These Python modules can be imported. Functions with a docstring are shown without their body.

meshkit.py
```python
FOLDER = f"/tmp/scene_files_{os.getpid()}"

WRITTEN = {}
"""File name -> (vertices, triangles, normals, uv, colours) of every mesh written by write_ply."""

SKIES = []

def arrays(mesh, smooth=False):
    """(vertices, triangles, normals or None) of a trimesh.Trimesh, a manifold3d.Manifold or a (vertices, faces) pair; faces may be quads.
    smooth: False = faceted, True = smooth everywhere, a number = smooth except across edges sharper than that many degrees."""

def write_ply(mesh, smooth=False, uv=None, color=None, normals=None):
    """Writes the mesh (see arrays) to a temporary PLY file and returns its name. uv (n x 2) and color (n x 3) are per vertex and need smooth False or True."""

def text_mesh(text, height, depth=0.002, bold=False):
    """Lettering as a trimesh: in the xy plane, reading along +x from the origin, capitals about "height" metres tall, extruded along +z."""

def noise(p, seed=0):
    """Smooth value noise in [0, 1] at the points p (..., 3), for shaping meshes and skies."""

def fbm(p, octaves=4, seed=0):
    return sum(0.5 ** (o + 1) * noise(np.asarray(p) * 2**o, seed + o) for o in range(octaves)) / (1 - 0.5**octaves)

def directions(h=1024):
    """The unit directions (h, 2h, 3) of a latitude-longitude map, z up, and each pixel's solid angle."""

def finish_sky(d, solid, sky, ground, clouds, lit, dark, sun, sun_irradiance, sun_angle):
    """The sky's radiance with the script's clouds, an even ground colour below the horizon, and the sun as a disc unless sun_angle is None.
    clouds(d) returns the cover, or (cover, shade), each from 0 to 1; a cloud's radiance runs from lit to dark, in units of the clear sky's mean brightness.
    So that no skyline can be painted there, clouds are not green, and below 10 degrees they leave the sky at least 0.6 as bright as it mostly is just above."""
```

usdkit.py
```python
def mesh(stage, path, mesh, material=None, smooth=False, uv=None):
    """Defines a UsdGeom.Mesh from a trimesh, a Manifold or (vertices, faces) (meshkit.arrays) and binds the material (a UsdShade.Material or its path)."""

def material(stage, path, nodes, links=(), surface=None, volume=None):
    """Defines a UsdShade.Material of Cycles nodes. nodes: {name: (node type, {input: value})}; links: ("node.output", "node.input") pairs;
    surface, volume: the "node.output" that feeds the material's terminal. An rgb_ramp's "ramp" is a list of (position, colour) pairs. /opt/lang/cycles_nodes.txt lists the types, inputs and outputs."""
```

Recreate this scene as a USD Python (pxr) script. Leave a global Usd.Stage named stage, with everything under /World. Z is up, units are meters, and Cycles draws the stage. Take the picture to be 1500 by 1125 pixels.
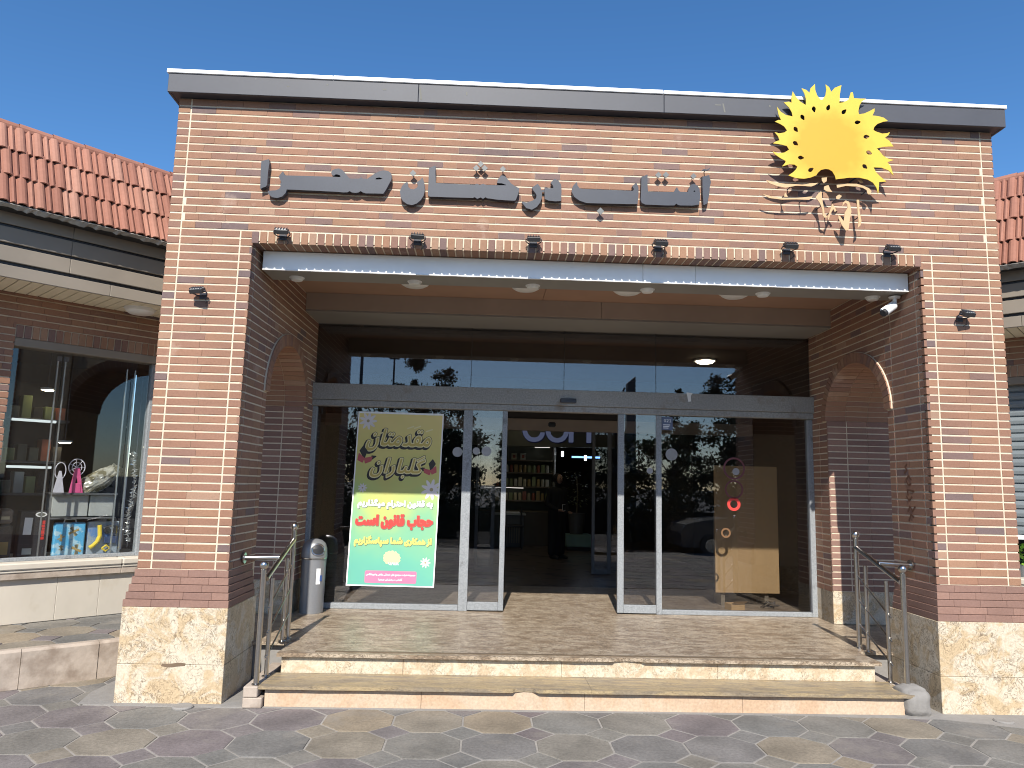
import math, random
import numpy as np
import trimesh, manifold3d
from shapely.geometry import Polygon, box as sbox
from shapely import affinity, ops
import usdkit, meshkit
from pxr import Usd, UsdGeom, UsdLux, UsdShade, Gf, Sdf

stage = Usd.Stage.CreateInMemory()
UsdGeom.SetStageUpAxis(stage, 'Z')
W = UsdGeom.Xform.Define(stage, '/World')
stage.SetDefaultPrim(W.GetPrim())
UsdGeom.Scope.Define(stage, '/World/Looks')
rnd = random.Random(7)
PI = math.pi

# ------------------------------------------------------------------ camera
EXPOSURE = 0.55
CAM_POS = np.array([2.6588, -5.9735, 1.6937])
PITCH, ROLL, YAW, FPX = .1353, .0245, .0359, 1081.3
fw = np.array([math.sin(YAW)*math.cos(PITCH), math.cos(YAW)*math.cos(PITCH), math.sin(PITCH)])
rt = np.array([math.cos(YAW), -math.sin(YAW), 0.]); up = np.cross(rt, fw)
right, upv = rt*math.cos(ROLL)+up*math.sin(ROLL), -rt*math.sin(ROLL)+up*math.cos(ROLL)
cam = UsdGeom.Camera.Define(stage, '/World/camera')
m = np.eye(4); m[0, :3] = right; m[1, :3] = upv; m[2, :3] = -fw; m[3, :3] = CAM_POS
cam.AddTransformOp().Set(Gf.Matrix4d(m.tolist()))
cam.CreateHorizontalApertureAttr(36.0); cam.CreateVerticalApertureAttr(27.0)
cam.CreateFocalLengthAttr(36.0*FPX/1500.0)
cam.CreateClippingRangeAttr(Gf.Vec2f(.05, 5000.))
cam.CreateExposureAttr(EXPOSURE)

# ------------------------------------------------------------------ sky and sun
SUN_EL, SUN_AZ = math.radians(41.0), math.radians(5.8)       # light travels towards +y and slightly +x
to_sun = np.array([-math.sin(SUN_AZ)*math.cos(SUN_EL), -math.cos(SUN_AZ)*math.cos(SUN_EL), math.sin(SUN_EL)])
SKY, SUN = .125, 1.2
sky = usdkit.material(stage, '/World/Looks/sky_look', {
    's': ('sky_texture', {'sky_type': 'single_scattering', 'sun_disc': False, 'sun_elevation': SUN_EL,
                          'sun_rotation': math.atan2(to_sun[0], to_sun[1]), 'altitude': 1100., 'air_density': 1.0, 'aerosol_density': .8, 'ozone_density': 3.5}),
    'h': ('hsv', {'saturation': 1.2}),
    'b': ('background_shader', {'strength': SKY})}, [('s.color', 'h.color'), ('h.color', 'b.color')], surface='b.background')
dome = UsdLux.DomeLight.Define(stage, '/World/sky')
UsdShade.MaterialBindingAPI.Apply(dome.GetPrim()).Bind(sky)
sun = UsdLux.DistantLight.Define(stage, '/World/sun')
sun.CreateIntensityAttr(SUN); sun.CreateAngleAttr(.53); sun.CreateNormalizeAttr(True) if hasattr(sun, 'CreateNormalizeAttr') else None
sun.CreateColorAttr(Gf.Vec3f(1., .95, .87))
zx = to_sun; xx = np.cross([0, 0, 1.], zx); xx /= np.linalg.norm(xx); yx = np.cross(zx, xx)
ms = np.eye(4); ms[0, :3] = xx; ms[1, :3] = yx; ms[2, :3] = zx
sun.AddTransformOp().Set(Gf.Matrix4d(ms.tolist()))

# ------------------------------------------------------------------ naming helpers
used = {}
def fresh(parent, name):
    p = f'{parent}/{name}'
    k = used.get(p, 0); used[p] = k+1
    return p if k == 0 else f'{p}_{k:03d}'
def data(prim, **kw):
    for k, v in kw.items():
        if v: prim.SetCustomDataByKey(k, v)
def thing(name, label, cat, group=None, at=None, rz=0):
    x = UsdGeom.Xform.Define(stage, fresh('/World', name))
    if at is not None:
        x.AddTranslateOp().Set(Gf.Vec3d(*map(float, at)))
        if rz: x.AddRotateZOp().Set(float(rz))
    data(x.GetPrim(), label=label, category=cat, group=group)
    return str(x.GetPath())
def struct(name, kind='structure'):
    x = UsdGeom.Xform.Define(stage, fresh('/World', name)); data(x.GetPrim(), kind=kind)
    return str(x.GetPath())
def copy_of(src, label, group, at, rz=0):
    base = src.rsplit('/', 1)[1]
    x = UsdGeom.Xform.Define(stage, fresh('/World', base))
    x.GetPrim().GetReferences().AddInternalReference(src)
    x.GetPrim().SetInstanceable(True)
    x.ClearXformOpOrder()
    x.AddTranslateOp().Set(Gf.Vec3d(*map(float, at)))
    x.AddRotateZOp().Set(float(rz))
    data(x.GetPrim(), label=label, group=group, category=stage.GetPrimAtPath(src).GetCustomDataByKey('category'))
    return str(x.GetPath())

# ------------------------------------------------------------------ mesh builder
class MB:
    def __init__(s): s.v, s.f, s.uv = [], [], []
    def add(s, v, f, uv=(.5, .5)):
        o = len(s.v); s.v += [tuple(map(float, p)) for p in v]; s.uv += [uv]*len(v)
        for q in f:
            for k in range(1, len(q)-1): s.f.append((o+q[0], o+q[k], o+q[k+1]))
        return s
    def tm(s, t, uv=(.5, .5)):
        if hasattr(t, 'to_mesh'):
            mm = t.to_mesh(); return s.add(mm.vert_properties[:, :3], mm.tri_verts, uv)
        return s.add(t.vertices, t.faces, uv)
    def box(s, x0, y0, z0, x1, y1, z1, uv=(.5, .5)):
        v = [(x, y, z) for z in (z0, z1) for y in (y0, y1) for x in (x0, x1)]
        return s.add(v, [(0, 2, 3, 1), (4, 5, 7, 6), (0, 1, 5, 4), (2, 6, 7, 3), (0, 4, 6, 2), (1, 3, 7, 5)], uv)
    def bbox(s, x0, y0, z0, x1, y1, z1, b=.004, uv=(.5, .5)):
        pts = []
        for sx, x in ((1, x0), (-1, x1)):
            for sy, y in ((1, y0), (-1, y1)):
                for sz, z in ((1, z0), (-1, z1)):
                    pts += [(x+sx*b, y+sy*b, z), (x+sx*b, y, z+sz*b), (x, y+sy*b, z+sz*b)]
        return s.tm(trimesh.convex.convex_hull(np.array(pts)), uv)
    def tube(s, pts, r, sides=10, uv=(.5, .5), cap=True):
        p = np.asarray(pts, float); n = len(p); r = np.broadcast_to(r, (n,))
        t = np.gradient(p, axis=0) if n > 2 else np.array([p[1]-p[0]]*2)
        t /= np.linalg.norm(t, axis=1, keepdims=True)
        a = np.cross(t, np.where(np.abs(t[:, 2:]) < .9, [0, 0, 1.], [1., 0, 0])); a /= np.linalg.norm(a, axis=1, keepdims=True)
        b = np.cross(t, a); th = np.arange(sides)*2*PI/sides
        v = (p[:, None]+r[:, None, None]*(np.cos(th)[None, :, None]*a[:, None]+np.sin(th)[None, :, None]*b[:, None])).reshape(-1, 3)
        f = [(i*sides+j, i*sides+(j+1) % sides, (i+1)*sides+(j+1) % sides, (i+1)*sides+j) for i in range(n-1) for j in range(sides)]
        if cap: f += [tuple(range(sides))[::-1], tuple((n-1)*sides+j for j in range(sides))]
        return s.add(v, f, uv)
    def lathe(s, prof, c=(0, 0, 0), sides=24, uv=(.5, .5)):
        th = np.arange(sides)*2*PI/sides
        v = [(c[0]+r*math.cos(a), c[1]+r*math.sin(a), c[2]+z) for r, z in prof for a in th]
        f = [(i*sides+j, i*sides+(j+1) % sides, (i+1)*sides+(j+1) % sides, (i+1)*sides+j) for i in range(len(prof)-1) for j in range(sides)]
        return s.add(v, f, uv)
    def prism(s, poly, fr, n0, n1, uv=(.5, .5)):
        """A shapely polygon in the frame's (u, v), extruded from n0 to n1 along the frame's normal."""
        for g in (poly.geoms if hasattr(poly, 'geoms') else [poly]):
            if g.is_empty or g.area < 1e-7 or g.geom_type != 'Polygon': continue
            t = trimesh.creation.extrude_polygon(g, abs(n1-n0))
            q = np.array(t.vertices); q[:, 2] += min(n0, n1)
            s.add([fr(*p) for p in q], t.faces, uv)
        return s
    def fbox(s, fr, u0, v0, n0, u1, v1, n1, uv=(.5, .5)):
        v = [fr(u, vv, n) for n in (n0, n1) for vv in (v0, v1) for u in (u0, u1)]
        return s.add(v, [(0, 2, 3, 1), (4, 5, 7, 6), (0, 1, 5, 4), (2, 6, 7, 3), (0, 4, 6, 2), (1, 3, 7, 5)], uv)
    def put(s, parent, name, mat, smooth=False, label=None):
        p = fresh(parent, name)
        if not s.v: return None
        uv = None if smooth not in (False, True) else np.array(s.uv)
        mm = usdkit.mesh(stage, p, (np.array(s.v), np.array(s.f)), mat, smooth=smooth, uv=uv)
        if label: data(mm.GetPrim(), label=label)
        return p
class Fr:
    """Frame of a wall: u along it, v up, n out of it."""
    def __init__(s, o, U, N): s.o, s.U, s.N = np.array(o, float), np.array(U, float), np.array(N, float)
    def __call__(s, u, v, n): return s.o+s.U*u+s.N*n+np.array([0, 0, v])

# ------------------------------------------------------------------ materials
def mat(name, col, rough=.6, metal=0., var=.12, scale=6., bump=0., spec=.5, big=.1, stretch=(1, 1, 1), blotch=None, detail=6, coat=0., bscale=None):
    """Plain material with fine and broad noise in its colour; blotch = (colour, scale, lo, hi) adds stains."""
    nodes = {'g': ('geometry', {}), 'mp': ('mapping', {'scale': stretch}),
             'n': ('noise_texture', {'scale': scale, 'detail': detail, 'roughness': .65}),
             'n2': ('noise_texture', {'scale': .9, 'detail': 3}),
             'm1': ('map_range', {'from_min': .25, 'from_max': .75, 'to_min': 1-var, 'to_max': 1+var}),
             'm2': ('map_range', {'from_min': .3, 'from_max': .7, 'to_min': 1-big, 'to_max': 1+big}),
             'mm': ('math', {'math_type': 'multiply'}),
             'c': ('mix', {'mix_type': 'multiply', 'fac': 1., 'color1': col}),
             'p': ('principled_bsdf', {'roughness': rough, 'metallic': metal, 'specular_ior_level': spec, 'coat_weight': coat})}
    links = [('g.position', 'mp.vector'), ('mp.vector', 'n.vector'), ('mp.vector', 'n2.vector'), ('n.fac', 'm1.value'), ('n2.fac', 'm2.value'),
             ('m1.result', 'mm.value1'), ('m2.result', 'mm.value2'), ('mm.value', 'c.color2')]
    out = 'c.color'
    if blotch:
        bc, bs, lo, hi = blotch
        nodes |= {'bn': ('noise_texture', {'scale': bs, 'detail': 5, 'roughness': .6}), 'br': ('map_range', {'from_min': lo, 'from_max': hi, 'to_min': 0., 'to_max': 1., 'clamp': True}),
                  'bm': ('mix', {'mix_type': 'mix', 'color2': bc})}
        links += [('mp.vector', 'bn.vector'), ('bn.fac', 'br.value'), ('br.result', 'bm.fac'), (out, 'bm.color1')]; out = 'bm.color'
    links.append((out, 'p.base_color'))
    if bump:
        nodes |= {'bt': ('noise_texture', {'scale': bscale or scale*3, 'detail': 5}), 'bu': ('bump', {'strength': bump, 'distance': .01})}
        links += [('g.position', 'bt.vector'), ('bt.fac', 'bu.height'), ('bu.normal', 'p.normal')]
    return usdkit.material(stage, '/World/Looks/'+name, nodes, links, surface='p.BSDF')
def toned(name, ramp, rough=.8, grain=.12, gscale=45., bump=.25, spec=.3, big=.12, bigscale=1.3, blotch=None):
    """Colour picked by each piece's own random number (its uv.x), with grain."""
    nodes = {'t': ('texture_coordinate', {}), 'x': ('separate_xyz', {}), 'r': ('rgb_ramp', {'ramp': ramp}), 'g': ('geometry', {}),
             'n': ('noise_texture', {'scale': gscale, 'detail': 5, 'roughness': .7}), 'n2': ('noise_texture', {'scale': bigscale, 'detail': 4}),
             'm1': ('map_range', {'from_min': .25, 'from_max': .75, 'to_min': 1-grain, 'to_max': 1+grain}),
             'm2': ('map_range', {'from_min': .3, 'from_max': .7, 'to_min': 1-big, 'to_max': 1+big}),
             'mm': ('math', {'math_type': 'multiply'}), 'c': ('mix', {'mix_type': 'multiply', 'fac': 1.}),
             'bu': ('bump', {'strength': bump, 'distance': .006}),
             'p': ('principled_bsdf', {'roughness': rough, 'specular_ior_level': spec})}
    links = [('t.UV', 'x.vector'), ('x.x', 'r.fac'), ('g.position', 'n.vector'), ('g.position', 'n2.vector'), ('n.fac', 'm1.value'), ('n2.fac', 'm2.value'),
             ('m1.result', 'mm.value1'), ('m2.result', 'mm.value2'), ('r.color', 'c.color1'), ('mm.value', 'c.color2'),
             ('n.fac', 'bu.height'), ('bu.normal', 'p.normal')]
    out = 'c.color'
    if blotch:
        bc, bs, lo, hi = blotch
        nodes |= {'bn': ('noise_texture', {'scale': bs, 'detail': 6, 'roughness': .65}), 'br': ('map_range', {'from_min': lo, 'from_max': hi, 'to_min': 0., 'to_max': 1., 'clamp': True}),
                  'bm': ('mix', {'mix_type': 'mix', 'color2': bc})}
        links += [('g.position', 'bn.vector'), ('bn.fac', 'br.value'), ('br.result', 'bm.fac'), (out, 'bm.color1')]; out = 'bm.color'
    links.append((out, 'p.base_color'))
    return usdkit.material(stage, '/World/Looks/'+name, nodes, links, surface='p.BSDF')
def glass(name, f0=.05, tint=(.9, .92, .92)):
    nodes = {'g': ('geometry', {}), 'd': ('vector_math', {'math_type': 'dot_product'}), 'a': ('math', {'math_type': 'absolute'}),
             's': ('math', {'math_type': 'subtract', 'value1': 1.}), 'p': ('math', {'math_type': 'power', 'value2': 5.}),
             'm': ('math', {'math_type': 'multiply_add', 'value2': 1-f0, 'value3': f0}),
             't': ('transparent_bsdf', {'color': tint}), 'r': ('glossy_bsdf', {'color': (1, 1, 1), 'roughness': .0}), 'x': ('mix_closure', {})}
    links = [('g.normal', 'd.vector1'), ('g.incoming', 'd.vector2'), ('d.value', 'a.value1'), ('a.value', 's.value2'), ('s.value', 'p.value1'),
             ('p.value', 'm.value1'), ('m.value', 'x.fac'), ('t.BSDF', 'x.closure1'), ('r.BSDF', 'x.closure2')]
    return usdkit.material(stage, '/World/Looks/'+name, nodes, links, surface='x.closure')
def glow(name, col, strength):
    return usdkit.material(stage, '/World/Looks/'+name, {'e': ('emission', {'color': col, 'strength': strength})}, surface='e.emission')
def stone(name, base, vein, dark, rough=.45, scale=3., stretch=(1, 1, 1), vlo=.46, vhi=.56, dlo=.6, dhi=.72, spec=.4, veinw=.02):
    """Travertine or granite: clouds of two colours, thin dark worm-like veins and pits."""
    nodes = {'g': ('geometry', {}), 'mp': ('mapping', {'scale': stretch}),
             'n': ('noise_texture', {'scale': scale, 'detail': 8, 'roughness': .65, 'distortion': 1.2}),
             'r': ('map_range', {'from_min': vlo, 'from_max': vhi, 'to_min': 0., 'to_max': 1., 'clamp': True}),
             'c': ('mix', {'mix_type': 'mix', 'color1': base, 'color2': vein}),
             'n2': ('noise_texture', {'scale': scale*3.2, 'detail': 7, 'roughness': .6, 'distortion': 1.8}),
             'ab': ('math', {'math_type': 'subtract', 'value2': .5}), 'ab2': ('math', {'math_type': 'absolute'}),
             'r2': ('map_range', {'from_min': 0., 'from_max': veinw, 'to_min': 1., 'to_max': 0., 'clamp': True}),
             'n3': ('noise_texture', {'scale': scale*1.3, 'detail': 4}),
             'r3': ('map_range', {'from_min': dlo-.12, 'from_max': dhi, 'to_min': 0., 'to_max': .9, 'clamp': True}),
             'mu': ('math', {'math_type': 'multiply'}),
             'd': ('mix', {'mix_type': 'mix', 'color2': dark}),
             'n4': ('noise_texture', {'scale': 60., 'detail': 4}), 'r4': ('map_range', {'from_min': .3, 'from_max': .7, 'to_min': .86, 'to_max': 1.12}),
             'f': ('mix', {'mix_type': 'multiply', 'fac': 1.}),
             'bu': ('bump', {'strength': .15, 'distance': .004}),
             'p': ('principled_bsdf', {'roughness': rough, 'specular_ior_level': spec})}
    links = [('g.position', 'mp.vector')]+[('mp.vector', k+'.vector') for k in ('n', 'n2', 'n3')]+[('g.position', 'n4.vector'),
             ('n.fac', 'r.value'), ('r.result', 'c.fac'), ('n2.fac', 'ab.value1'), ('ab.value', 'ab2.value1'), ('ab2.value', 'r2.value'),
             ('n3.fac', 'r3.value'), ('r2.result', 'mu.value1'), ('r3.result', 'mu.value2'), ('mu.value', 'd.fac'), ('c.color', 'd.color1'),
             ('n4.fac', 'r4.value'), ('d.color', 'f.color1'), ('r4.result', 'f.color2'), ('f.color', 'p.base_color'), ('mu.value', 'bu.height'), ('bu.normal', 'p.normal')]
    return usdkit.material(stage, '/World/Looks/'+name, nodes, links, surface='p.BSDF')

M = {}
BR = [(0, (0.1506, 0.1074, 0.1022)), (0.1, (0.187, 0.1183, 0.1022)), (0.22, (0.2233, 0.126, 0.0948)), (0.45, (0.2545, 0.137, 0.0926)), (0.65, (0.2721, 0.1458, 0.0948)), (0.85, (0.2909, 0.1622, 0.099)), (1, (0.322, 0.2027, 0.1399))]
M['brick'] = toned('brick_face', BR, gscale=55., blotch=((.56, .42, .33), 3.2, .62, .95))
M['brick_dark'] = toned('brick_plain', [(0, (.21, .125, .10)), (.5, (.245, .145, .112)), (1, (.285, .17, .13))], gscale=55.)
M['mortar'] = mat('mortar', (.61, .51, .38), .9, var=.14, scale=22, bump=.3)
M['mortar_dark'] = mat('mortar_brown', (.30, .20, .16), .9, var=.15, scale=30)
M['travertine'] = stone('travertine', (.58, .50, .38), (.50, .38, .235), (.11, .075, .045), scale=4.6, dlo=.44, dhi=.58, veinw=.035)
M['travertine_step'] = stone('travertine_step', (.58, .51, .38), (.50, .39, .26), (.16, .12, .08), scale=6., dlo=.46, dhi=.6, veinw=.03)
M['peach_stone'] = stone('peach_stone', (.50, .345, .225), (.52, .40, .285), (.36, .25, .17), scale=1.4, rough=.6)
M['granite'] = stone('granite_slab', (.44, .36, .265), (.27, .20, .135), (.06, .042, .03), scale=4.6, stretch=(1., 2.1, 2.1), rough=.34, vlo=.44, vhi=.58, dlo=.36, dhi=.50, spec=.4, veinw=.055)
M['granite_tread'] = stone('granite_tread', (.38, .29, .165), (.24, .195, .14), (.08, .06, .045), scale=3.6, stretch=(.8, 4., 4.), rough=.4, vlo=.42, vhi=.58, dlo=.40, veinw=.045)
M['slab_edge'] = mat('slab_edge', (.36, .33, .30), .6, var=.2, scale=30)
M['cement'] = mat('cement', (.235, .222, .205), .9, var=.12, scale=14, bump=.3, big=.12)
M['cream_stone'] = mat('cream_stone', (.53, .48, .40), .6, var=.08, scale=3, stretch=(1, 1, .6), blotch=((.42, .36, .27), 2.6, .62, .78))
M['kerb_stone'] = mat('kerb_stone', (.39, .325, .265), .8, var=.15, scale=9, bump=.25, blotch=((.25, .195, .15), 4., .48, .66))
M['dark_metal'] = mat('dark_grey_metal', (.043, .048, .062), .5, var=.08, big=.06, spec=.4)
M['parapet'] = mat('parapet_metal', (.058, .060, .071), .55, var=.08, big=.05, scale=3, blotch=((.2, .19, .17), 7., .72, .76))
M['white_paint'] = mat('white_paint', (.80, .80, .79), .45, var=.03, big=.02)
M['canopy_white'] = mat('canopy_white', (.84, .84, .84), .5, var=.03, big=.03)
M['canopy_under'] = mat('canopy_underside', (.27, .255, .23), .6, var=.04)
M['ceiling'] = mat('ceiling_plaster', (.36, .22, .15), .8, var=.05)
M['bulkhead'] = mat('bulkhead_panel', (.40, .315, .25), .7, var=.05)
M['frame'] = mat('painted_frame', (.25, .265, .275), .5, var=.35, scale=75, big=.08, bump=.15, bscale=160, blotch=((.14, .14, .145), 9., .62, .75))
M['beam'] = mat('painted_beam', (.27, .265, .25), .5, var=.35, scale=60, big=.1, bump=.2, bscale=130, blotch=((.20, .15, .11), 5., .6, .8))
M['frame_dark'] = mat('dark_frame', (.11, .115, .12), .5, var=.15, scale=30)
M['steel'] = mat('stainless_steel', (.55, .53, .50), .22, 1., var=.08, scale=25, big=.05)
M['bin'] = mat('bin_paint', (.25, .255, .265), .38, .4, var=.05, scale=60)
M['black'] = mat('black_plastic', (.025, .025, .027), .5, var=.1)
M['glass'] = glass('door_glass', .075, (.80, .80, .81))
M['glass_shop'] = glass('shop_glass', .045, (.93, .94, .94))
M['terracotta'] = toned('terracotta', [(0, (.245, .105, .073)), (.4, (.29, .128, .088)), (.8, (.325, .15, .104)), (1, (.37, .195, .14))], gscale=20, grain=.1, bump=.15)
M['siding'] = mat('siding_board', (.235, .20, .16), .6, var=.05, scale=4)
M['soffit'] = mat('soffit_slat', (.78, .72, .54), .6, var=.04)
M['lamp_white'] = mat('lamp_diffuser', (.78, .77, .74), .4, var=.02)
M['yellow'] = usdkit.material(stage, '/World/Looks/yellow_paint', {
    'g': ('geometry', {}), 'd': ('vector_math', {'math_type': 'distance', 'vector2': (5.50, -.15, 4.60)}), 'n': ('noise_texture', {'scale': 9., 'detail': 5}),
    'nm': ('math', {'math_type': 'multiply_add', 'value2': .22, 'value3': -.11}), 'ad': ('math', {'math_type': 'add'}), 'm': ('map_range', {'from_min': .24, 'from_max': .40, 'to_min': 0., 'to_max': 1., 'clamp': True}),
    'c': ('mix', {'mix_type': 'mix', 'color1': (.56, .325, .025), 'color2': (.63, .45, .05)}), 'p': ('principled_bsdf', {'roughness': .4})},
    [('g.position', 'd.vector1'), ('g.position', 'n.vector'), ('n.fac', 'nm.value1'), ('d.value', 'ad.value1'), ('nm.value', 'ad.value2'), ('ad.value', 'm.value'), ('m.result', 'c.fac'), ('c.color', 'p.base_color')], surface='p.BSDF')
M['tan'] = mat('tan_paint', (.52, .34, .175), .5, var=.06)
M['dot_metal'] = mat('dot_metal', (.13, .135, .13), .5, 0., var=.2, scale=30)
M['paver'] = toned('paver', [(0, (.155, .132, .132)), (.3, (.165, .15, .143)), (.5, (.15, .146, .136)), (.72, (.18, .168, .147)), (.85, (.21, .182, .142)), (1, (.25, .20, .14))], rough=.85, gscale=42., grain=.28, bump=.5, big=.24, bigscale=2.6, blotch=((.26, .235, .20), 1.7, .54, .80))
M['grout'] = mat('grout', (.275, .255, .23), .9, var=.2, scale=16)
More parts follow.
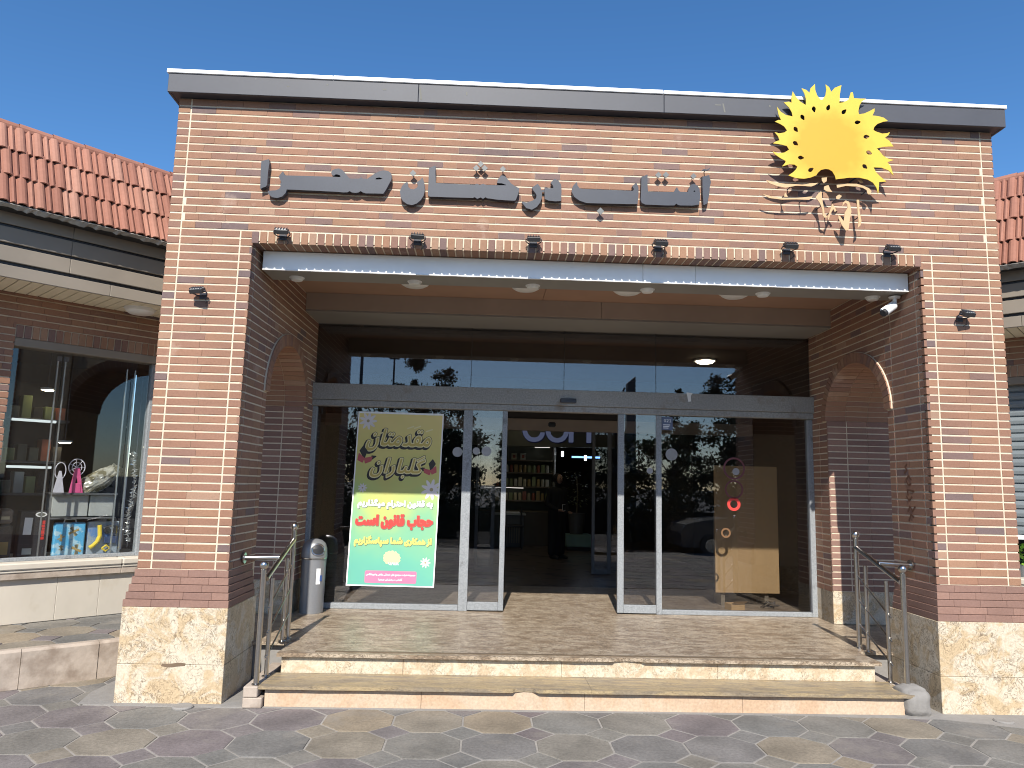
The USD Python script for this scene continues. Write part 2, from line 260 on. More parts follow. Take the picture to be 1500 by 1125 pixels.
POSTER_TEXT = [
    (418, "233,5 239,18 250,15 257,15 265,19 266,23 264,29 252,49 265,57 267,55 274,43 284,20 289,16 306,15 301,27 302,38 308,47 313,51 321,53 333,52 338,49 342,44 345,37 346,28 341,16 356,16 359,17 372,38 378,43 386,46 394,46 403,41 409,33 412,24 411,15 408,8 403,3 396,0 383,1 371,6 364,1 357,0 339,0 324,4 307,0 289,0 281,3 277,6 264,0 251,0 240,2/380,19 384,17 393,16 396,18 397,22 392,30 387,31 382,26/316,29 318,23 323,20 328,24 330,30 328,36 323,38 318,35|326,70 326,75 330,79 335,79 340,75 341,69 337,65 330,65|307,69 307,75 311,79 317,79 321,75 322,70 316,64 309,66|90,82 105,82 105,81 108,25 109,19 111,17 116,15 123,15 129,17 134,23 138,39 152,36 151,28 151,20 156,16 167,15 171,18 181,34 188,42 195,46 203,46 212,43 221,33 224,24 223,18 221,11 215,3 207,0 195,1 183,6 174,1 159,0 149,2 143,8 137,4 128,0 112,0 99,3 94,9 92,16/191,19 196,17 205,16 208,18 208,22 204,30 199,31 194,26|147,54 147,60 151,64 157,64 161,60 162,55 156,49 149,51|127,55 128,60 132,64 137,64 142,60 142,54 138,50 132,50|5,-8 3,7 5,17 9,26 10,26 22,22 18,5 20,-1 23,-6 27,-8 36,-10 47,-10 52,-8 59,-2 62,9 60,22 55,35 69,41 70,40 76,21 77,6 72,-9 68,-15 61,-21 44,-26 33,-26 21,-23 14,-20 9,-15|31,52 33,59 37,62 44,60 47,55 47,50 41,46 36,46"),
    (328, "166,82 181,82 182,81 185,22 187,17 192,15 202,16 206,18 209,26 212,39 226,36 225,21 228,17 235,15 243,15 248,18 249,21 250,34 248,82 263,82 266,26 268,19 275,15 299,16 303,19 302,23 300,27 280,47 280,56 296,67 322,79 328,66 313,59 298,51 309,40 316,30 320,20 319,13 317,9 312,4 305,1 296,0 269,0 263,3 259,6 249,1 232,0 222,3 217,8 212,3 204,0 189,0 179,2 172,6 169,16|272,75 312,97 317,88 277,66|207,-20 208,-15 213,-11 219,-12 222,-16 222,-22 217,-26 211,-25|110,-11 126,-3 135,6 137,12 137,17 130,36 144,43 150,29 152,21 152,7 147,-4 136,-15 117,-25 115,-25|90,82 105,82 107,0 92,0|5,-8 3,7 5,17 9,26 10,26 22,22 18,5 20,-1 23,-6 27,-8 36,-10 47,-10 52,-8 59,-2 62,9 60,22 55,35 69,41 70,40 76,21 77,6 72,-9 68,-15 61,-21 44,-26 33,-26 21,-23 14,-20 9,-15|31,52 33,59 37,62 44,60 47,55 47,50 41,46 36,46"),
    (1206, "1107,26 1108,39 1116,49 1126,55 1139,60 1139,68 1156,68 1158,31 1160,20 1167,16 1177,17 1182,20 1183,28 1178,51 1192,55 1194,55 1198,41 1200,30 1200,21 1197,10 1189,3 1179,0 1164,0 1150,4 1143,10 1127,9 1119,11 1111,17/1124,30 1127,27 1131,26 1140,26 1139,42 1133,41 1128,38 1125,34|1175,-21 1175,-15 1180,-11 1184,-10 1188,-12 1191,-17 1190,-24 1185,-27 1178,-25|985,83 1002,83 1005,27 1007,19 1010,17 1039,17 1047,19 1049,22 1037,21 1030,23 1025,27 1022,35 1022,45 1029,58 1037,64 1049,65 1057,62 1063,56 1065,51 1068,38 1067,21 1062,11 1052,3 1039,0 1008,0 994,4 989,10 987,19/1038,40 1043,37 1051,38 1048,48 1045,50 1042,49 1039,47|1047,82 1048,88 1053,92 1059,91 1063,86 1062,80 1057,76 1051,77|1027,82 1028,88 1033,92 1039,91 1043,86 1042,80 1037,76 1031,77|885,-10 902,-6 911,-1 895,4 891,7 888,13 888,21 890,29 894,37 898,42 907,46 912,47 919,45 924,42 929,36 933,28 935,17 949,17 954,21 954,28 949,51 966,55 971,34 972,21 969,12 963,5 951,0 932,-1 926,-10 920,-16 910,-21 899,-24 888,-25/904,20 907,16 917,16 916,25 914,28 911,30 906,28|949,72 950,79 955,82 962,81 966,75 965,69 959,65 953,66|800,-1 801,14 806,28 821,22 818,12 817,4 819,-2 823,-5 833,-9 844,-8 851,-6 856,-1 858,7 857,20 852,36 868,42 875,22 876,7 871,-9 868,-13 860,-20 851,-24 842,-26 831,-26 820,-24 807,-16 802,-9|829,56 830,63 835,66 842,65 846,60 845,53 839,49 833,50|742,83 759,83 761,0 744,0|559,-11 573,-4 583,5 585,10 586,17 578,37 593,44 594,44 597,38 603,22 606,18 611,16 622,17 627,20 630,28 633,40 648,37 648,22 650,19 654,17 670,16 682,18 697,22 707,27 707,29 703,30 692,33 670,33 668,50 672,51 691,51 702,47 719,40 730,38 732,22 723,20 704,9 688,3 675,0 656,0 645,3 639,8 633,4 624,0 610,0 601,3 597,-4 589,-13 580,-20 566,-25 564,-24|642,58 643,64 648,67 654,66 658,61 657,55 652,52 646,53|623,58 624,64 629,67 635,66 638,61 637,55 632,52 626,53|537,83 554,83 556,0 539,0|467,-13 468,1 471,7 476,14 489,20 507,20 505,30 500,33 495,34 491,32 486,26 473,33 478,41 485,47 495,51 505,50 514,46 520,40 524,31 526,24 524,11 521,2 507,4 497,4 490,2 487,0 485,-6 485,-14 490,-40 473,-44|202,5 208,21 220,18 227,18 232,20 234,23 232,29 221,51 235,60 244,47 251,31 253,23 257,19 262,16 284,16 287,18 289,22 287,26 267,47 267,57 278,66 309,81 310,81 311,79 316,67 286,51 299,37 309,23 315,18 327,17 333,19 337,25 341,40 343,40 357,37 356,23 359,19 366,17 374,17 378,20 390,39 398,46 405,48 413,48 420,44 427,36 431,25 430,14 426,7 420,2 412,0 400,2 389,6 380,1 364,0 353,3 347,8 339,2 327,0 310,1 302,7 294,2 284,0 257,0 252,2 247,6 237,1 220,0 207,3/398,21 402,18 411,17 414,19 415,23 411,29 406,31 401,27|346,-20 347,-14 352,-11 358,-12 362,-17 361,-23 356,-26 350,-25|327,-20 328,-14 333,-11 339,-12 342,-17 341,-23 336,-26 330,-25|259,78 301,100 306,90 305,88 265,68|215,75 217,82 222,86 228,85 232,79 231,73 226,69 219,70|172,83 189,83 192,0 175,0|115,-10 129,-4 139,5 141,10 142,17 134,37 150,44 155,33 159,20 158,8 153,-4 145,-13 140,-17 122,-25 120,-24|98,-20 99,-14 104,-11 110,-12 113,-17 112,-23 107,-26 101,-25|2,-6 2,8 8,24 19,37 28,44 42,49 51,48 57,43 68,21 75,17 83,17 91,19 94,23 93,33 89,51 105,55 110,37 111,21 108,10 102,5 91,1 73,0 68,1 60,5 53,-1 44,-2 34,1 21,11 19,2 19,-6 26,-39 10,-44 9,-43 5,-29/32,26 35,21 42,16 49,15 51,17 49,25 44,32 37,30|78,-20 79,-14 84,-11 90,-12 94,-17 93,-23 88,-26 82,-25"),
    (945, "755,85 774,85 777,27 779,21 781,19 799,19 815,21 828,26 835,30 833,31 817,34 796,33 794,53 803,54 821,53 850,42 858,41 861,25 853,22 858,19 880,18 892,20 905,24 916,29 916,31 898,34 877,33 875,52 885,54 902,53 929,43 940,41 942,25 932,21 907,6 887,1 863,0 855,1 847,5 840,14 825,6 808,1 796,0 780,0 771,1 762,7 758,15|811,-20 812,-14 818,-9 826,-11 829,-16 828,-24 822,-27 816,-26|636,29 639,45 641,47 656,43 654,28 656,24 663,19 675,16 699,16 711,18 719,21 723,26 722,34 719,47 737,52 742,34 742,23 738,12 733,7 726,3 706,-1 674,-2 657,0 644,7 637,17|678,-23 679,-17 685,-12 693,-14 696,-19 695,-27 689,-30 683,-29|507,85 526,85 529,27 531,21 533,19 565,18 571,21 572,23 560,22 554,24 549,28 546,36 547,48 552,58 562,65 573,66 583,62 591,51 594,38 593,21 588,10 578,3 560,0 528,0 516,5 511,11 510,18/564,42 566,39 568,38 575,39 574,46 570,51 565,48|572,83 573,90 578,93 585,92 588,87 586,80 581,77 575,78|552,83 553,90 558,93 565,92 568,87 566,80 562,77 556,78|405,-9 420,-7 432,-1 417,4 412,9 409,14 409,23 410,30 415,38 420,44 430,48 438,48 444,45 450,40 454,34 458,19 468,19 472,20 475,25 475,34 470,53 488,58 494,36 494,22 492,13 487,7 475,1 455,-1 450,-8 443,-15 435,-20 420,-24 408,-26/426,22 430,18 439,17 438,26 433,32 430,31 428,29|470,75 470,81 475,86 482,86 487,81 487,74 482,69 478,68 474,70|318,0 319,17 324,29 341,23 338,13 337,6 339,1 342,-3 351,-7 362,-7 370,-4 375,3 376,14 370,37 388,44 395,26 396,7 392,-9 388,-14 382,-20 371,-24 362,-26 350,-26 339,-24 330,-20 324,-15 320,-8|348,60 349,68 354,71 358,72 362,70 366,64 365,58 359,53 352,54|258,85 277,85 279,0 260,0|7,21 8,36 11,47 12,48 27,43 25,33 27,24 33,20 42,17 68,17 88,21 97,26 102,31 108,40 123,33 122,24 124,21 130,19 140,19 143,20 146,24 150,41 168,38 167,23 168,21 172,19 180,19 183,20 186,24 190,42 207,39 207,22 211,19 220,19 225,21 226,29 220,52 237,58 238,57 240,54 245,30 244,19 240,10 233,3 221,0 206,1 198,9 192,3 182,0 167,1 162,3 158,7 148,1 128,0 116,3 108,11 97,4 79,-1 63,-2 39,-2 28,0 17,5 9,13|65,58 66,64 71,68 78,66 81,62 80,55 75,52 69,53|45,58 46,64 51,68 58,66 61,62 60,55 55,52 50,52"),
    (1388, "1362,83 1379,83 1382,0 1365,0|1305,-10 1319,-4 1329,5 1331,10 1332,17 1324,37 1340,44 1345,33 1349,20 1348,8 1343,-4 1335,-13 1330,-17 1312,-25 1310,-25|1324,62 1326,69 1331,73 1337,72 1341,66 1340,60 1335,56 1328,57|1043,83 1060,83 1063,27 1065,19 1068,17 1094,17 1098,19 1099,22 1095,28 1077,47 1077,57 1083,63 1093,69 1120,82 1126,67 1096,51 1109,37 1119,23 1125,18 1135,16 1138,18 1150,35 1157,43 1166,48 1174,49 1181,46 1185,42 1196,23 1201,18 1205,17 1216,17 1213,27 1214,36 1216,42 1223,48 1218,52 1227,64 1253,46 1269,31 1274,22 1274,12 1268,3 1257,-1 1245,0 1231,4 1216,0 1202,0 1196,1 1189,5 1181,-1 1172,-2 1162,2 1153,9 1146,3 1137,0 1120,1 1112,7 1104,2 1094,0 1067,0 1058,1 1053,4 1049,7 1046,15/1248,16 1255,15 1258,18 1257,22 1253,27/1228,29 1230,24 1233,22 1236,25 1238,30 1237,36 1235,38 1232,39 1230,37/1161,24 1167,18 1172,15 1177,15 1179,18 1176,26 1171,32 1166,31|986,-10 1000,-4 1010,5 1012,10 1013,17 1005,37 1021,44 1026,33 1030,20 1029,8 1024,-4 1016,-13 1011,-17 993,-25 991,-24|899,8 903,24 905,27 906,28 920,23 917,13 917,4 919,-2 923,-5 935,-9 947,-8 957,-5 963,-1 964,3 962,5 948,11 942,17 940,22 940,27 944,38 952,48 965,54 975,55 988,50 982,36 974,38 967,38 963,36 958,29 960,24 979,13 983,7 983,0 979,-7 972,-15 964,-20 956,-23 943,-26 931,-26 917,-23 910,-19 903,-11 900,-4|652,83 669,83 672,27 674,19 677,17 685,17 688,18 700,35 707,43 716,48 724,49 731,46 735,42 747,22 754,17 763,17 766,19 769,28 772,39 788,36 787,29 787,20 792,17 801,17 805,22 809,40 810,40 825,37 824,23 825,19 828,17 837,17 841,18 844,23 842,33 838,50 854,55 861,29 860,16 857,10 853,5 847,2 839,0 823,1 819,4 816,8 810,2 801,0 787,1 778,7 770,2 761,0 747,1 739,5 731,-1 722,-2 712,2 703,9 696,3 690,0 675,0 667,1 661,4 658,7 655,15/711,24 717,18 722,15 727,15 729,18 726,26 721,32 716,31|818,62 819,68 824,71 829,70 833,66 832,60 827,56 822,57|809,78 810,83 815,87 820,86 824,81 823,76 818,72 812,74|800,62 801,68 805,71 810,71 814,66 813,60 809,56 803,57|426,83 443,83 446,27 448,19 451,17 461,17 468,19 471,23 475,40 478,40 491,37 491,22 493,19 497,17 508,17 513,18 516,22 521,39 536,36 535,22 537,18 541,16 551,18 555,26 558,39 561,40 574,37 573,20 577,17 586,17 590,18 592,23 592,31 587,50 603,55 607,42 610,28 608,14 602,5 596,2 588,0 572,1 569,3 565,8 558,2 550,0 535,1 527,7 521,3 516,1 498,0 488,2 482,8 475,3 466,0 450,0 440,2 432,7 429,15|481,-20 482,-14 487,-11 492,-11 496,-16 495,-22 490,-25 485,-25|472,-36 473,-30 477,-27 482,-27 486,-32 486,-37 481,-41 476,-41|462,-20 463,-14 468,-11 473,-11 477,-16 476,-22 471,-25 466,-25|194,-10 208,-4 218,5 221,10 221,17 214,37 229,44 231,41 239,22 242,18 247,16 269,16 273,18 274,22 272,26 252,47 253,57 264,66 295,81 296,81 297,79 302,67 271,51 285,37 294,23 300,18 312,16 317,18 320,22 324,39 340,36 338,22 341,18 345,16 354,18 359,26 361,39 365,40 377,37 377,20 380,17 389,17 393,18 396,23 395,31 390,50 407,55 411,42 414,28 412,14 405,5 394,0 377,1 372,3 368,8 362,2 354,0 339,1 330,7 323,2 313,0 296,1 287,7 280,2 269,0 246,0 237,3 233,-4 225,-13 215,-20 201,-25 199,-24|245,78 286,100 291,90 291,88 251,68|213,62 214,69 219,73 226,72 230,66 229,60 223,56 217,57|172,83 189,83 192,0 175,0|115,-10 129,-4 139,5 141,10 142,17 134,37 150,44 155,33 159,20 158,8 153,-4 145,-13 140,-17 122,-25 120,-24|98,-20 99,-14 104,-11 110,-12 113,-17 112,-23 107,-26 101,-25|2,-6 2,8 8,24 19,37 28,44 42,49 51,48 57,43 68,21 75,17 83,17 91,19 94,23 93,33 89,51 105,55 110,37 111,21 108,10 102,5 91,1 73,0 68,1 60,5 53,-1 44,-2 34,1 21,11 19,2 19,-6 26,-39 10,-44 9,-43 5,-29/32,26 35,21 42,16 49,15 51,17 49,25 44,32 37,30|78,-20 79,-14 84,-11 90,-12 94,-17 93,-23 88,-26 82,-25"),
    (1925, "1737,-8 1749,-5 1755,-1 1743,2 1738,9 1739,19 1742,25 1752,32 1759,31 1766,26 1771,11 1780,11 1789,26 1800,33 1809,31 1820,14 1826,11 1845,13 1857,18 1848,22 1832,23 1831,33 1836,34 1847,34 1865,26 1873,25 1874,15 1869,13 1872,11 1882,11 1893,28 1902,33 1914,30 1921,18 1918,6 1909,0 1901,1 1892,4 1885,0 1874,0 1865,2 1859,8 1837,0 1823,0 1815,3 1809,-1 1803,-2 1790,6 1782,0 1769,-1 1762,-11 1748,-17 1739,-18/1898,13 1907,11 1910,16 1906,21 1903,22/1794,16 1803,10 1808,12 1802,22 1799,22/1749,13 1752,10 1759,11 1758,16 1755,20 1750,17|1843,-14 1844,-10 1847,-7 1851,-8 1854,-11 1854,-15 1851,-18 1847,-18|1647,17 1648,26 1653,33 1669,41 1669,47 1680,47 1682,16 1685,11 1700,11 1696,20 1698,31 1706,38 1718,39 1723,38 1722,28 1709,27 1707,20 1713,14 1727,18 1731,8 1711,1 1685,0 1676,3 1673,6 1657,7 1649,12/1658,21 1661,18 1670,18 1670,29 1662,27|1510,-9 1518,-5 1527,3 1529,12 1524,25 1533,30 1535,29 1540,16 1544,11 1555,12 1560,26 1570,24 1569,14 1571,11 1580,11 1586,27 1596,25 1595,13 1604,11 1608,13 1609,16 1605,34 1616,37 1620,13 1617,6 1610,1 1596,0 1589,5 1580,0 1570,0 1564,4 1553,0 1545,0 1539,2 1531,-9 1514,-18|1591,42 1592,47 1595,48 1599,47 1601,45 1600,41 1597,39 1594,39|1585,53 1586,57 1589,59 1593,58 1595,55 1594,52 1591,49 1588,50|1579,42 1580,47 1582,48 1587,47 1588,45 1588,41 1585,39 1581,39|1387,14 1389,27 1390,31 1391,31 1399,29 1399,16 1410,10 1427,10 1440,12 1451,17 1459,26 1467,22 1467,14 1469,12 1491,11 1494,12 1494,17 1478,33 1479,41 1508,56 1513,48 1492,37 1503,24 1507,15 1506,7 1496,1 1472,0 1463,3 1457,8 1438,0 1407,-1 1393,4|1428,39 1429,44 1432,46 1436,45 1438,42 1438,39 1435,35 1430,36|1414,39 1415,43 1418,46 1423,45 1425,42 1424,37 1421,35 1417,36|1137,-15 1140,-1 1153,10 1145,19 1143,28 1151,35 1160,37 1169,37 1176,32 1177,22 1172,12 1178,11 1186,11 1195,26 1206,34 1215,31 1226,14 1232,11 1241,14 1246,27 1255,26 1255,14 1262,11 1283,13 1296,18 1287,22 1270,23 1269,33 1274,34 1285,34 1303,26 1311,25 1313,15 1307,13 1310,11 1320,11 1332,28 1341,33 1352,30 1359,18 1357,6 1348,0 1339,1 1330,4 1323,0 1312,0 1304,2 1297,8 1282,2 1271,0 1257,0 1249,5 1239,0 1229,0 1221,3 1214,-2 1205,0 1196,6 1186,0 1172,0 1162,3 1150,-7 1149,-14 1152,-18 1160,-20 1179,-17 1182,-26 1170,-31 1158,-31 1148,-29 1140,-23/1336,13 1346,11 1348,16 1345,21 1341,22/1200,16 1209,10 1214,12 1208,22 1205,22/1154,25 1162,17 1166,22 1163,28|1282,-14 1282,-10 1286,-7 1290,-8 1292,-11 1292,-15 1290,-18 1286,-18|1252,39 1253,43 1256,46 1261,45 1263,42 1262,38 1259,35 1255,36|1238,39 1239,44 1242,46 1246,45 1249,42 1249,39 1245,35 1240,36|1044,58 1054,58 1056,20 1059,12 1072,11 1070,19 1070,26 1076,34 1074,36 1081,44 1109,20 1112,15 1110,5 1100,0 1082,3 1069,0 1050,2 1045,12/1093,11 1098,10 1101,12 1097,19/1080,20 1084,15 1087,20 1086,26 1082,27|975,-1 977,13 980,19 989,16 986,4 988,-1 992,-5 1007,-8 1017,-4 1022,1 1005,12 1004,20 1006,25 1012,33 1020,37 1030,38 1037,35 1033,26 1024,27 1018,24 1015,20 1017,15 1029,10 1034,4 1031,-5 1023,-13 1010,-18 991,-17 980,-11|859,4 863,13 876,10 882,14 881,20 872,34 881,41 887,33 895,14 900,11 918,12 933,18 924,22 908,23 906,33 922,34 942,26 949,25 949,14 915,1 898,0 890,4 882,0 871,0|910,46 913,53 917,54 921,51 921,47 918,43 913,43|789,58 799,58 801,20 804,12 812,11 825,29 831,32 837,33 844,30 850,21 851,12 849,6 840,0 831,1 822,4 813,0 795,2 790,12/828,13 838,11 840,16 837,21 833,22|771,48 772,53 775,55 780,54 782,51 781,47 778,45 774,45|693,-1 694,9 698,19 707,15 704,3 706,-1 710,-5 718,-8 736,-6 740,-1 731,5 733,15 753,11 766,12 767,19 764,35 775,37 778,23 777,8 769,1 752,-1 750,-8 740,-15 727,-18 707,-17 698,-11|757,49 758,53 761,55 765,55 768,52 768,48 764,45 759,46|635,-8 646,-3 653,5 654,13 649,26 659,30 665,16 665,6 661,-3 652,-12 639,-18|577,58 587,58 590,16 594,11 620,13 621,15 609,15 604,19 602,24 602,32 606,40 614,45 623,45 629,41 633,32 634,17 627,5 619,1 607,0 589,0 580,5 578,12/612,29 615,26 623,26 619,35 615,34|612,58 615,65 619,65 623,62 624,58 621,54 615,54|458,-1 459,9 463,19 472,15 469,3 471,-1 475,-5 492,-8 504,-4 505,0 496,5 498,15 517,11 528,11 526,24 528,29 532,34 530,36 536,44 559,27 568,15 566,5 560,1 549,0 538,3 517,-1 516,-6 511,-12 496,-18 480,-18 471,-16 463,-11/549,11 554,10 557,12 553,19/536,20 540,15 543,20 542,26 538,27|398,-8 412,-4 417,-1 407,0 401,5 399,15 403,25 413,32 423,30 428,23 431,14 431,3 427,-6 419,-13 407,-18 400,-18/410,14 412,11 420,11 416,20 411,17|295,-9 309,-1 314,6 314,12 310,26 320,30 325,16 329,11 352,11 358,15 346,15 339,20 338,29 341,38 352,46 361,45 367,39 370,29 370,17 368,10 362,4 343,0 331,0 324,2 316,-9 300,-18/349,29 351,26 359,26 355,35 351,34|349,58 352,65 356,65 360,62 360,58 357,54 352,54|261,-8 275,-4 280,-1 270,0 264,5 262,15 266,25 276,32 286,30 291,23 294,14 294,3 290,-6 282,-13 270,-18 263,-18/273,14 275,11 283,11 279,20 274,17|121,58 131,58 134,16 137,11 156,10 160,12 158,18 143,34 143,38 152,46 174,56 178,47 156,36 176,13 181,11 189,12 194,26 204,24 203,13 207,11 212,11 216,13 220,27 230,25 228,14 230,12 240,11 243,16 239,34 249,37 254,20 252,8 248,3 240,0 230,0 223,5 214,0 204,0 198,4 187,0 177,0 169,5 157,0 129,1 124,5 122,12|225,42 226,47 229,48 233,47 235,45 234,41 231,39 228,39|219,53 220,57 223,59 227,58 229,55 228,52 225,49 222,50|213,42 214,47 216,48 221,47 222,45 222,41 219,39 215,39|138,53 167,69 171,63 142,47|2,-1 3,9 7,19 16,15 13,3 15,-1 19,-5 36,-8 48,-4 49,0 40,5 42,15 62,11 72,11 70,24 72,29 76,34 74,36 80,44 103,27 112,15 110,5 104,1 93,0 82,3 61,-1 60,-6 55,-12 40,-18 24,-18 15,-16 7,-11/93,11 98,10 101,12 97,19/80,20 84,15 87,20 86,26 82,27"),
    (724, "697,65 702,69 707,70 714,67 721,68 723,64 714,61 706,64 700,62|705,53 716,53 718,0 707,0|607,58 618,58 620,20 622,12 631,10 635,12 639,18 641,28 651,26 650,16 653,12 678,11 683,13 684,15 675,15 668,17 665,22 664,29 668,38 672,43 684,46 692,41 696,32 697,17 694,10 688,4 676,0 656,0 645,5 632,0 614,2 609,12/676,29 678,26 686,26 682,35 678,34|675,58 678,65 682,65 686,62 687,58 684,54 678,54|648,39 648,43 652,46 656,45 658,42 658,38 654,35 650,36|634,39 635,44 638,46 642,45 644,42 644,39 641,35 636,36|523,14 525,31 535,29 535,16 546,10 566,10 583,13 587,18 584,32 593,35 594,34 598,21 597,12 593,6 584,1 572,-1 538,0 529,4|555,-16 555,-12 559,-9 563,-10 565,-13 565,-17 563,-20 559,-20|461,4 465,13 478,11 484,14 483,20 474,35 483,41 493,24 496,16 495,8 489,2 481,0 470,0|422,-8 433,-3 440,5 441,13 437,26 447,30 452,16 452,6 449,-3 440,-12 426,-18|273,58 284,58 286,16 291,11 297,11 301,13 305,26 315,24 314,14 316,12 325,11 328,16 331,27 341,25 341,12 349,11 354,15 354,32 358,32 363,32 366,17 372,11 391,12 405,18 397,22 381,23 379,33 384,34 397,33 415,26 422,25 423,15 415,12 398,4 381,0 369,0 360,6 356,2 350,0 341,0 334,4 325,0 315,0 309,4 298,0 283,1 277,5 275,12|383,46 386,53 390,54 394,51 394,47 391,43 386,43|336,42 337,47 339,48 344,47 345,45 345,41 342,39 338,39|330,53 331,57 333,59 338,58 339,55 339,52 336,49 332,50|323,42 324,47 327,48 331,47 333,45 332,41 329,39 326,39|211,-1 212,9 216,19 225,15 222,4 226,-4 234,-8 247,-5 253,5 248,25 259,28 264,13 264,3 260,-8 252,-15 241,-18 226,-17 216,-11|231,37 234,44 238,44 242,41 243,37 240,33 234,33|19,-9 28,-5 36,3 38,12 34,25 43,30 44,29 49,16 53,11 71,12 88,18 79,22 63,23 62,33 64,34 78,34 97,26 104,25 105,15 100,13 107,11 113,11 116,13 121,26 130,24 129,14 134,11 149,27 165,34 176,33 181,29 184,22 184,14 180,7 166,0 138,-1 130,1 124,5 116,0 105,0 96,3 90,8 68,0 55,0 48,2 40,-9 24,-18/148,10 169,12 173,15 173,19 170,23 163,23 153,16|5,58 16,58 17,0 7,0"),
]
SIGN_LETTERS = [
    ("letter", "742,4307 797,4326 802,4299 796,4228 795,4107 787,4092 765,4085 749,4073 744,4192"),
    ("letter", "813,4050 838,4054 877,4058 903,4072 915,4095 910,4117 920,4133 911,4149 894,4182 921,4223 934,4196 954,4190 1096,4192 1254,4194 1388,4194 1400,4196 1403,4206 1395,4217 1370,4225 1355,4224 1343,4212 1331,4216 1324,4233 1329,4250 1352,4263 1380,4269 1404,4260 1429,4237 1450,4209 1471,4187 1491,4184 1555,4187 1570,4199 1582,4188 1618,4186 1649,4209 1679,4235 1718,4258 1761,4268 1793,4262 1814,4245 1819,4216 1816,4190 1798,4152 1777,4105 1757,4071 1695,4071 1616,4069 1592,4075 1572,4088 1553,4074 1529,4069 1501,4072 1481,4084 1462,4072 1434,4070 1339,4073 1182,4075 1024,4076 960,4076 952,4043 927,4013 888,3999 849,4005 824,4025/1681,4189 1692,4205 1720,4212 1748,4203 1756,4195 1729,4188 1699,4185"),
    ("letter", "1932,4161 1953,4175 1961,4133 1981,4115 2010,4112 2037,4126 2049,4151 2038,4178 2063,4196 2078,4217 2093,4173 2099,4113 2092,4068 2070,4028 2038,3997 2001,3982 1963,3989 1929,4012 1908,4046 1901,4095 1914,4136"),
    ("dot", "1997,4286 2026,4258 2000,4228 1971,4256"),
    ("letter", "2135,4305 2181,4327 2181,4266 2189,4175 2335,4173 2516,4172 2536,4183 2558,4172 2587,4183 2620,4174 2706,4176 2788,4179 2781,4191 2744,4203 2708,4203 2714,4233 2742,4265 2771,4256 2796,4227 2821,4197 2855,4174 2888,4160 2884,4125 2862,4059 2853,4054 2719,4057 2624,4067 2614,4077 2590,4061 2571,4072 2543,4059 2519,4073 2505,4064 2149,4061 2134,4070 2134,4154"),
    ("dot", "2562,4389 2589,4362 2563,4333 2536,4360"),
    ("dot", "2525,4353 2553,4326 2527,4297 2499,4324"),
    ("dot", "2596,4355 2624,4328 2598,4299 2570,4326"),
    ("dot", "2750,4352 2776,4326 2751,4298 2724,4324"),
    ("letter", "2920,4039 2958,4036 3006,4052 3039,4076 3043,4106 3033,4126 3013,4150 3003,4170 3046,4202 3068,4172 3081,4133 3080,4083 3065,4042 3040,4007 3002,3982 2959,3993"),
    ("letter", "3109,4174 3142,4167 3185,4172 3180,4197 3161,4221 3189,4253 3218,4239 3241,4205 3245,4150 3243,4067 3197,4063 3144,4066 3112,4079"),
    ("letter", "3375,4231 3380,4204 3397,4179 3423,4173 3630,4173 3856,4173 3869,4193 3852,4217 3881,4245 3896,4212 3898,4168 3890,4066 3801,4062 3462,4058 3402,4077 3360,4107 3338,4150 3346,4194"),
    ("dot", "3579,4020 3611,3989 3580,3955 3548,3987"),
    ("letter", "3930,4302 3975,4322 3974,4251 3978,4171 4091,4174 4202,4176 4215,4194 4228,4219 4243,4191 4257,4181 4326,4181 4335,4221 4352,4249 4378,4257 4404,4242 4420,4216 4424,4145 4415,4082 4355,4071 4261,4069 4240,4071 4223,4084 4205,4067 4141,4064 3962,4064 3933,4076 3924,4098 3928,4213/4361,4191 4378,4208 4394,4194 4382,4184"),
    ("dot", "4072,4357 4100,4329 4072,4299 4044,4327"),
    ("dot", "4136,4360 4164,4332 4135,4301 4107,4329"),
    ("dot", "4373,4357 4399,4331 4372,4302 4346,4329"),
    ("letter", "4452,4324 4504,4340 4518,4282 4507,4237 4503,4192 4497,4148 4483,4094 4459,4080 4454,4164 4453,4253"),
    ("madda", "4435,4374 4448,4388 4461,4398 4487,4393 4522,4412 4504,4389 4478,4381 4454,4383"),
]
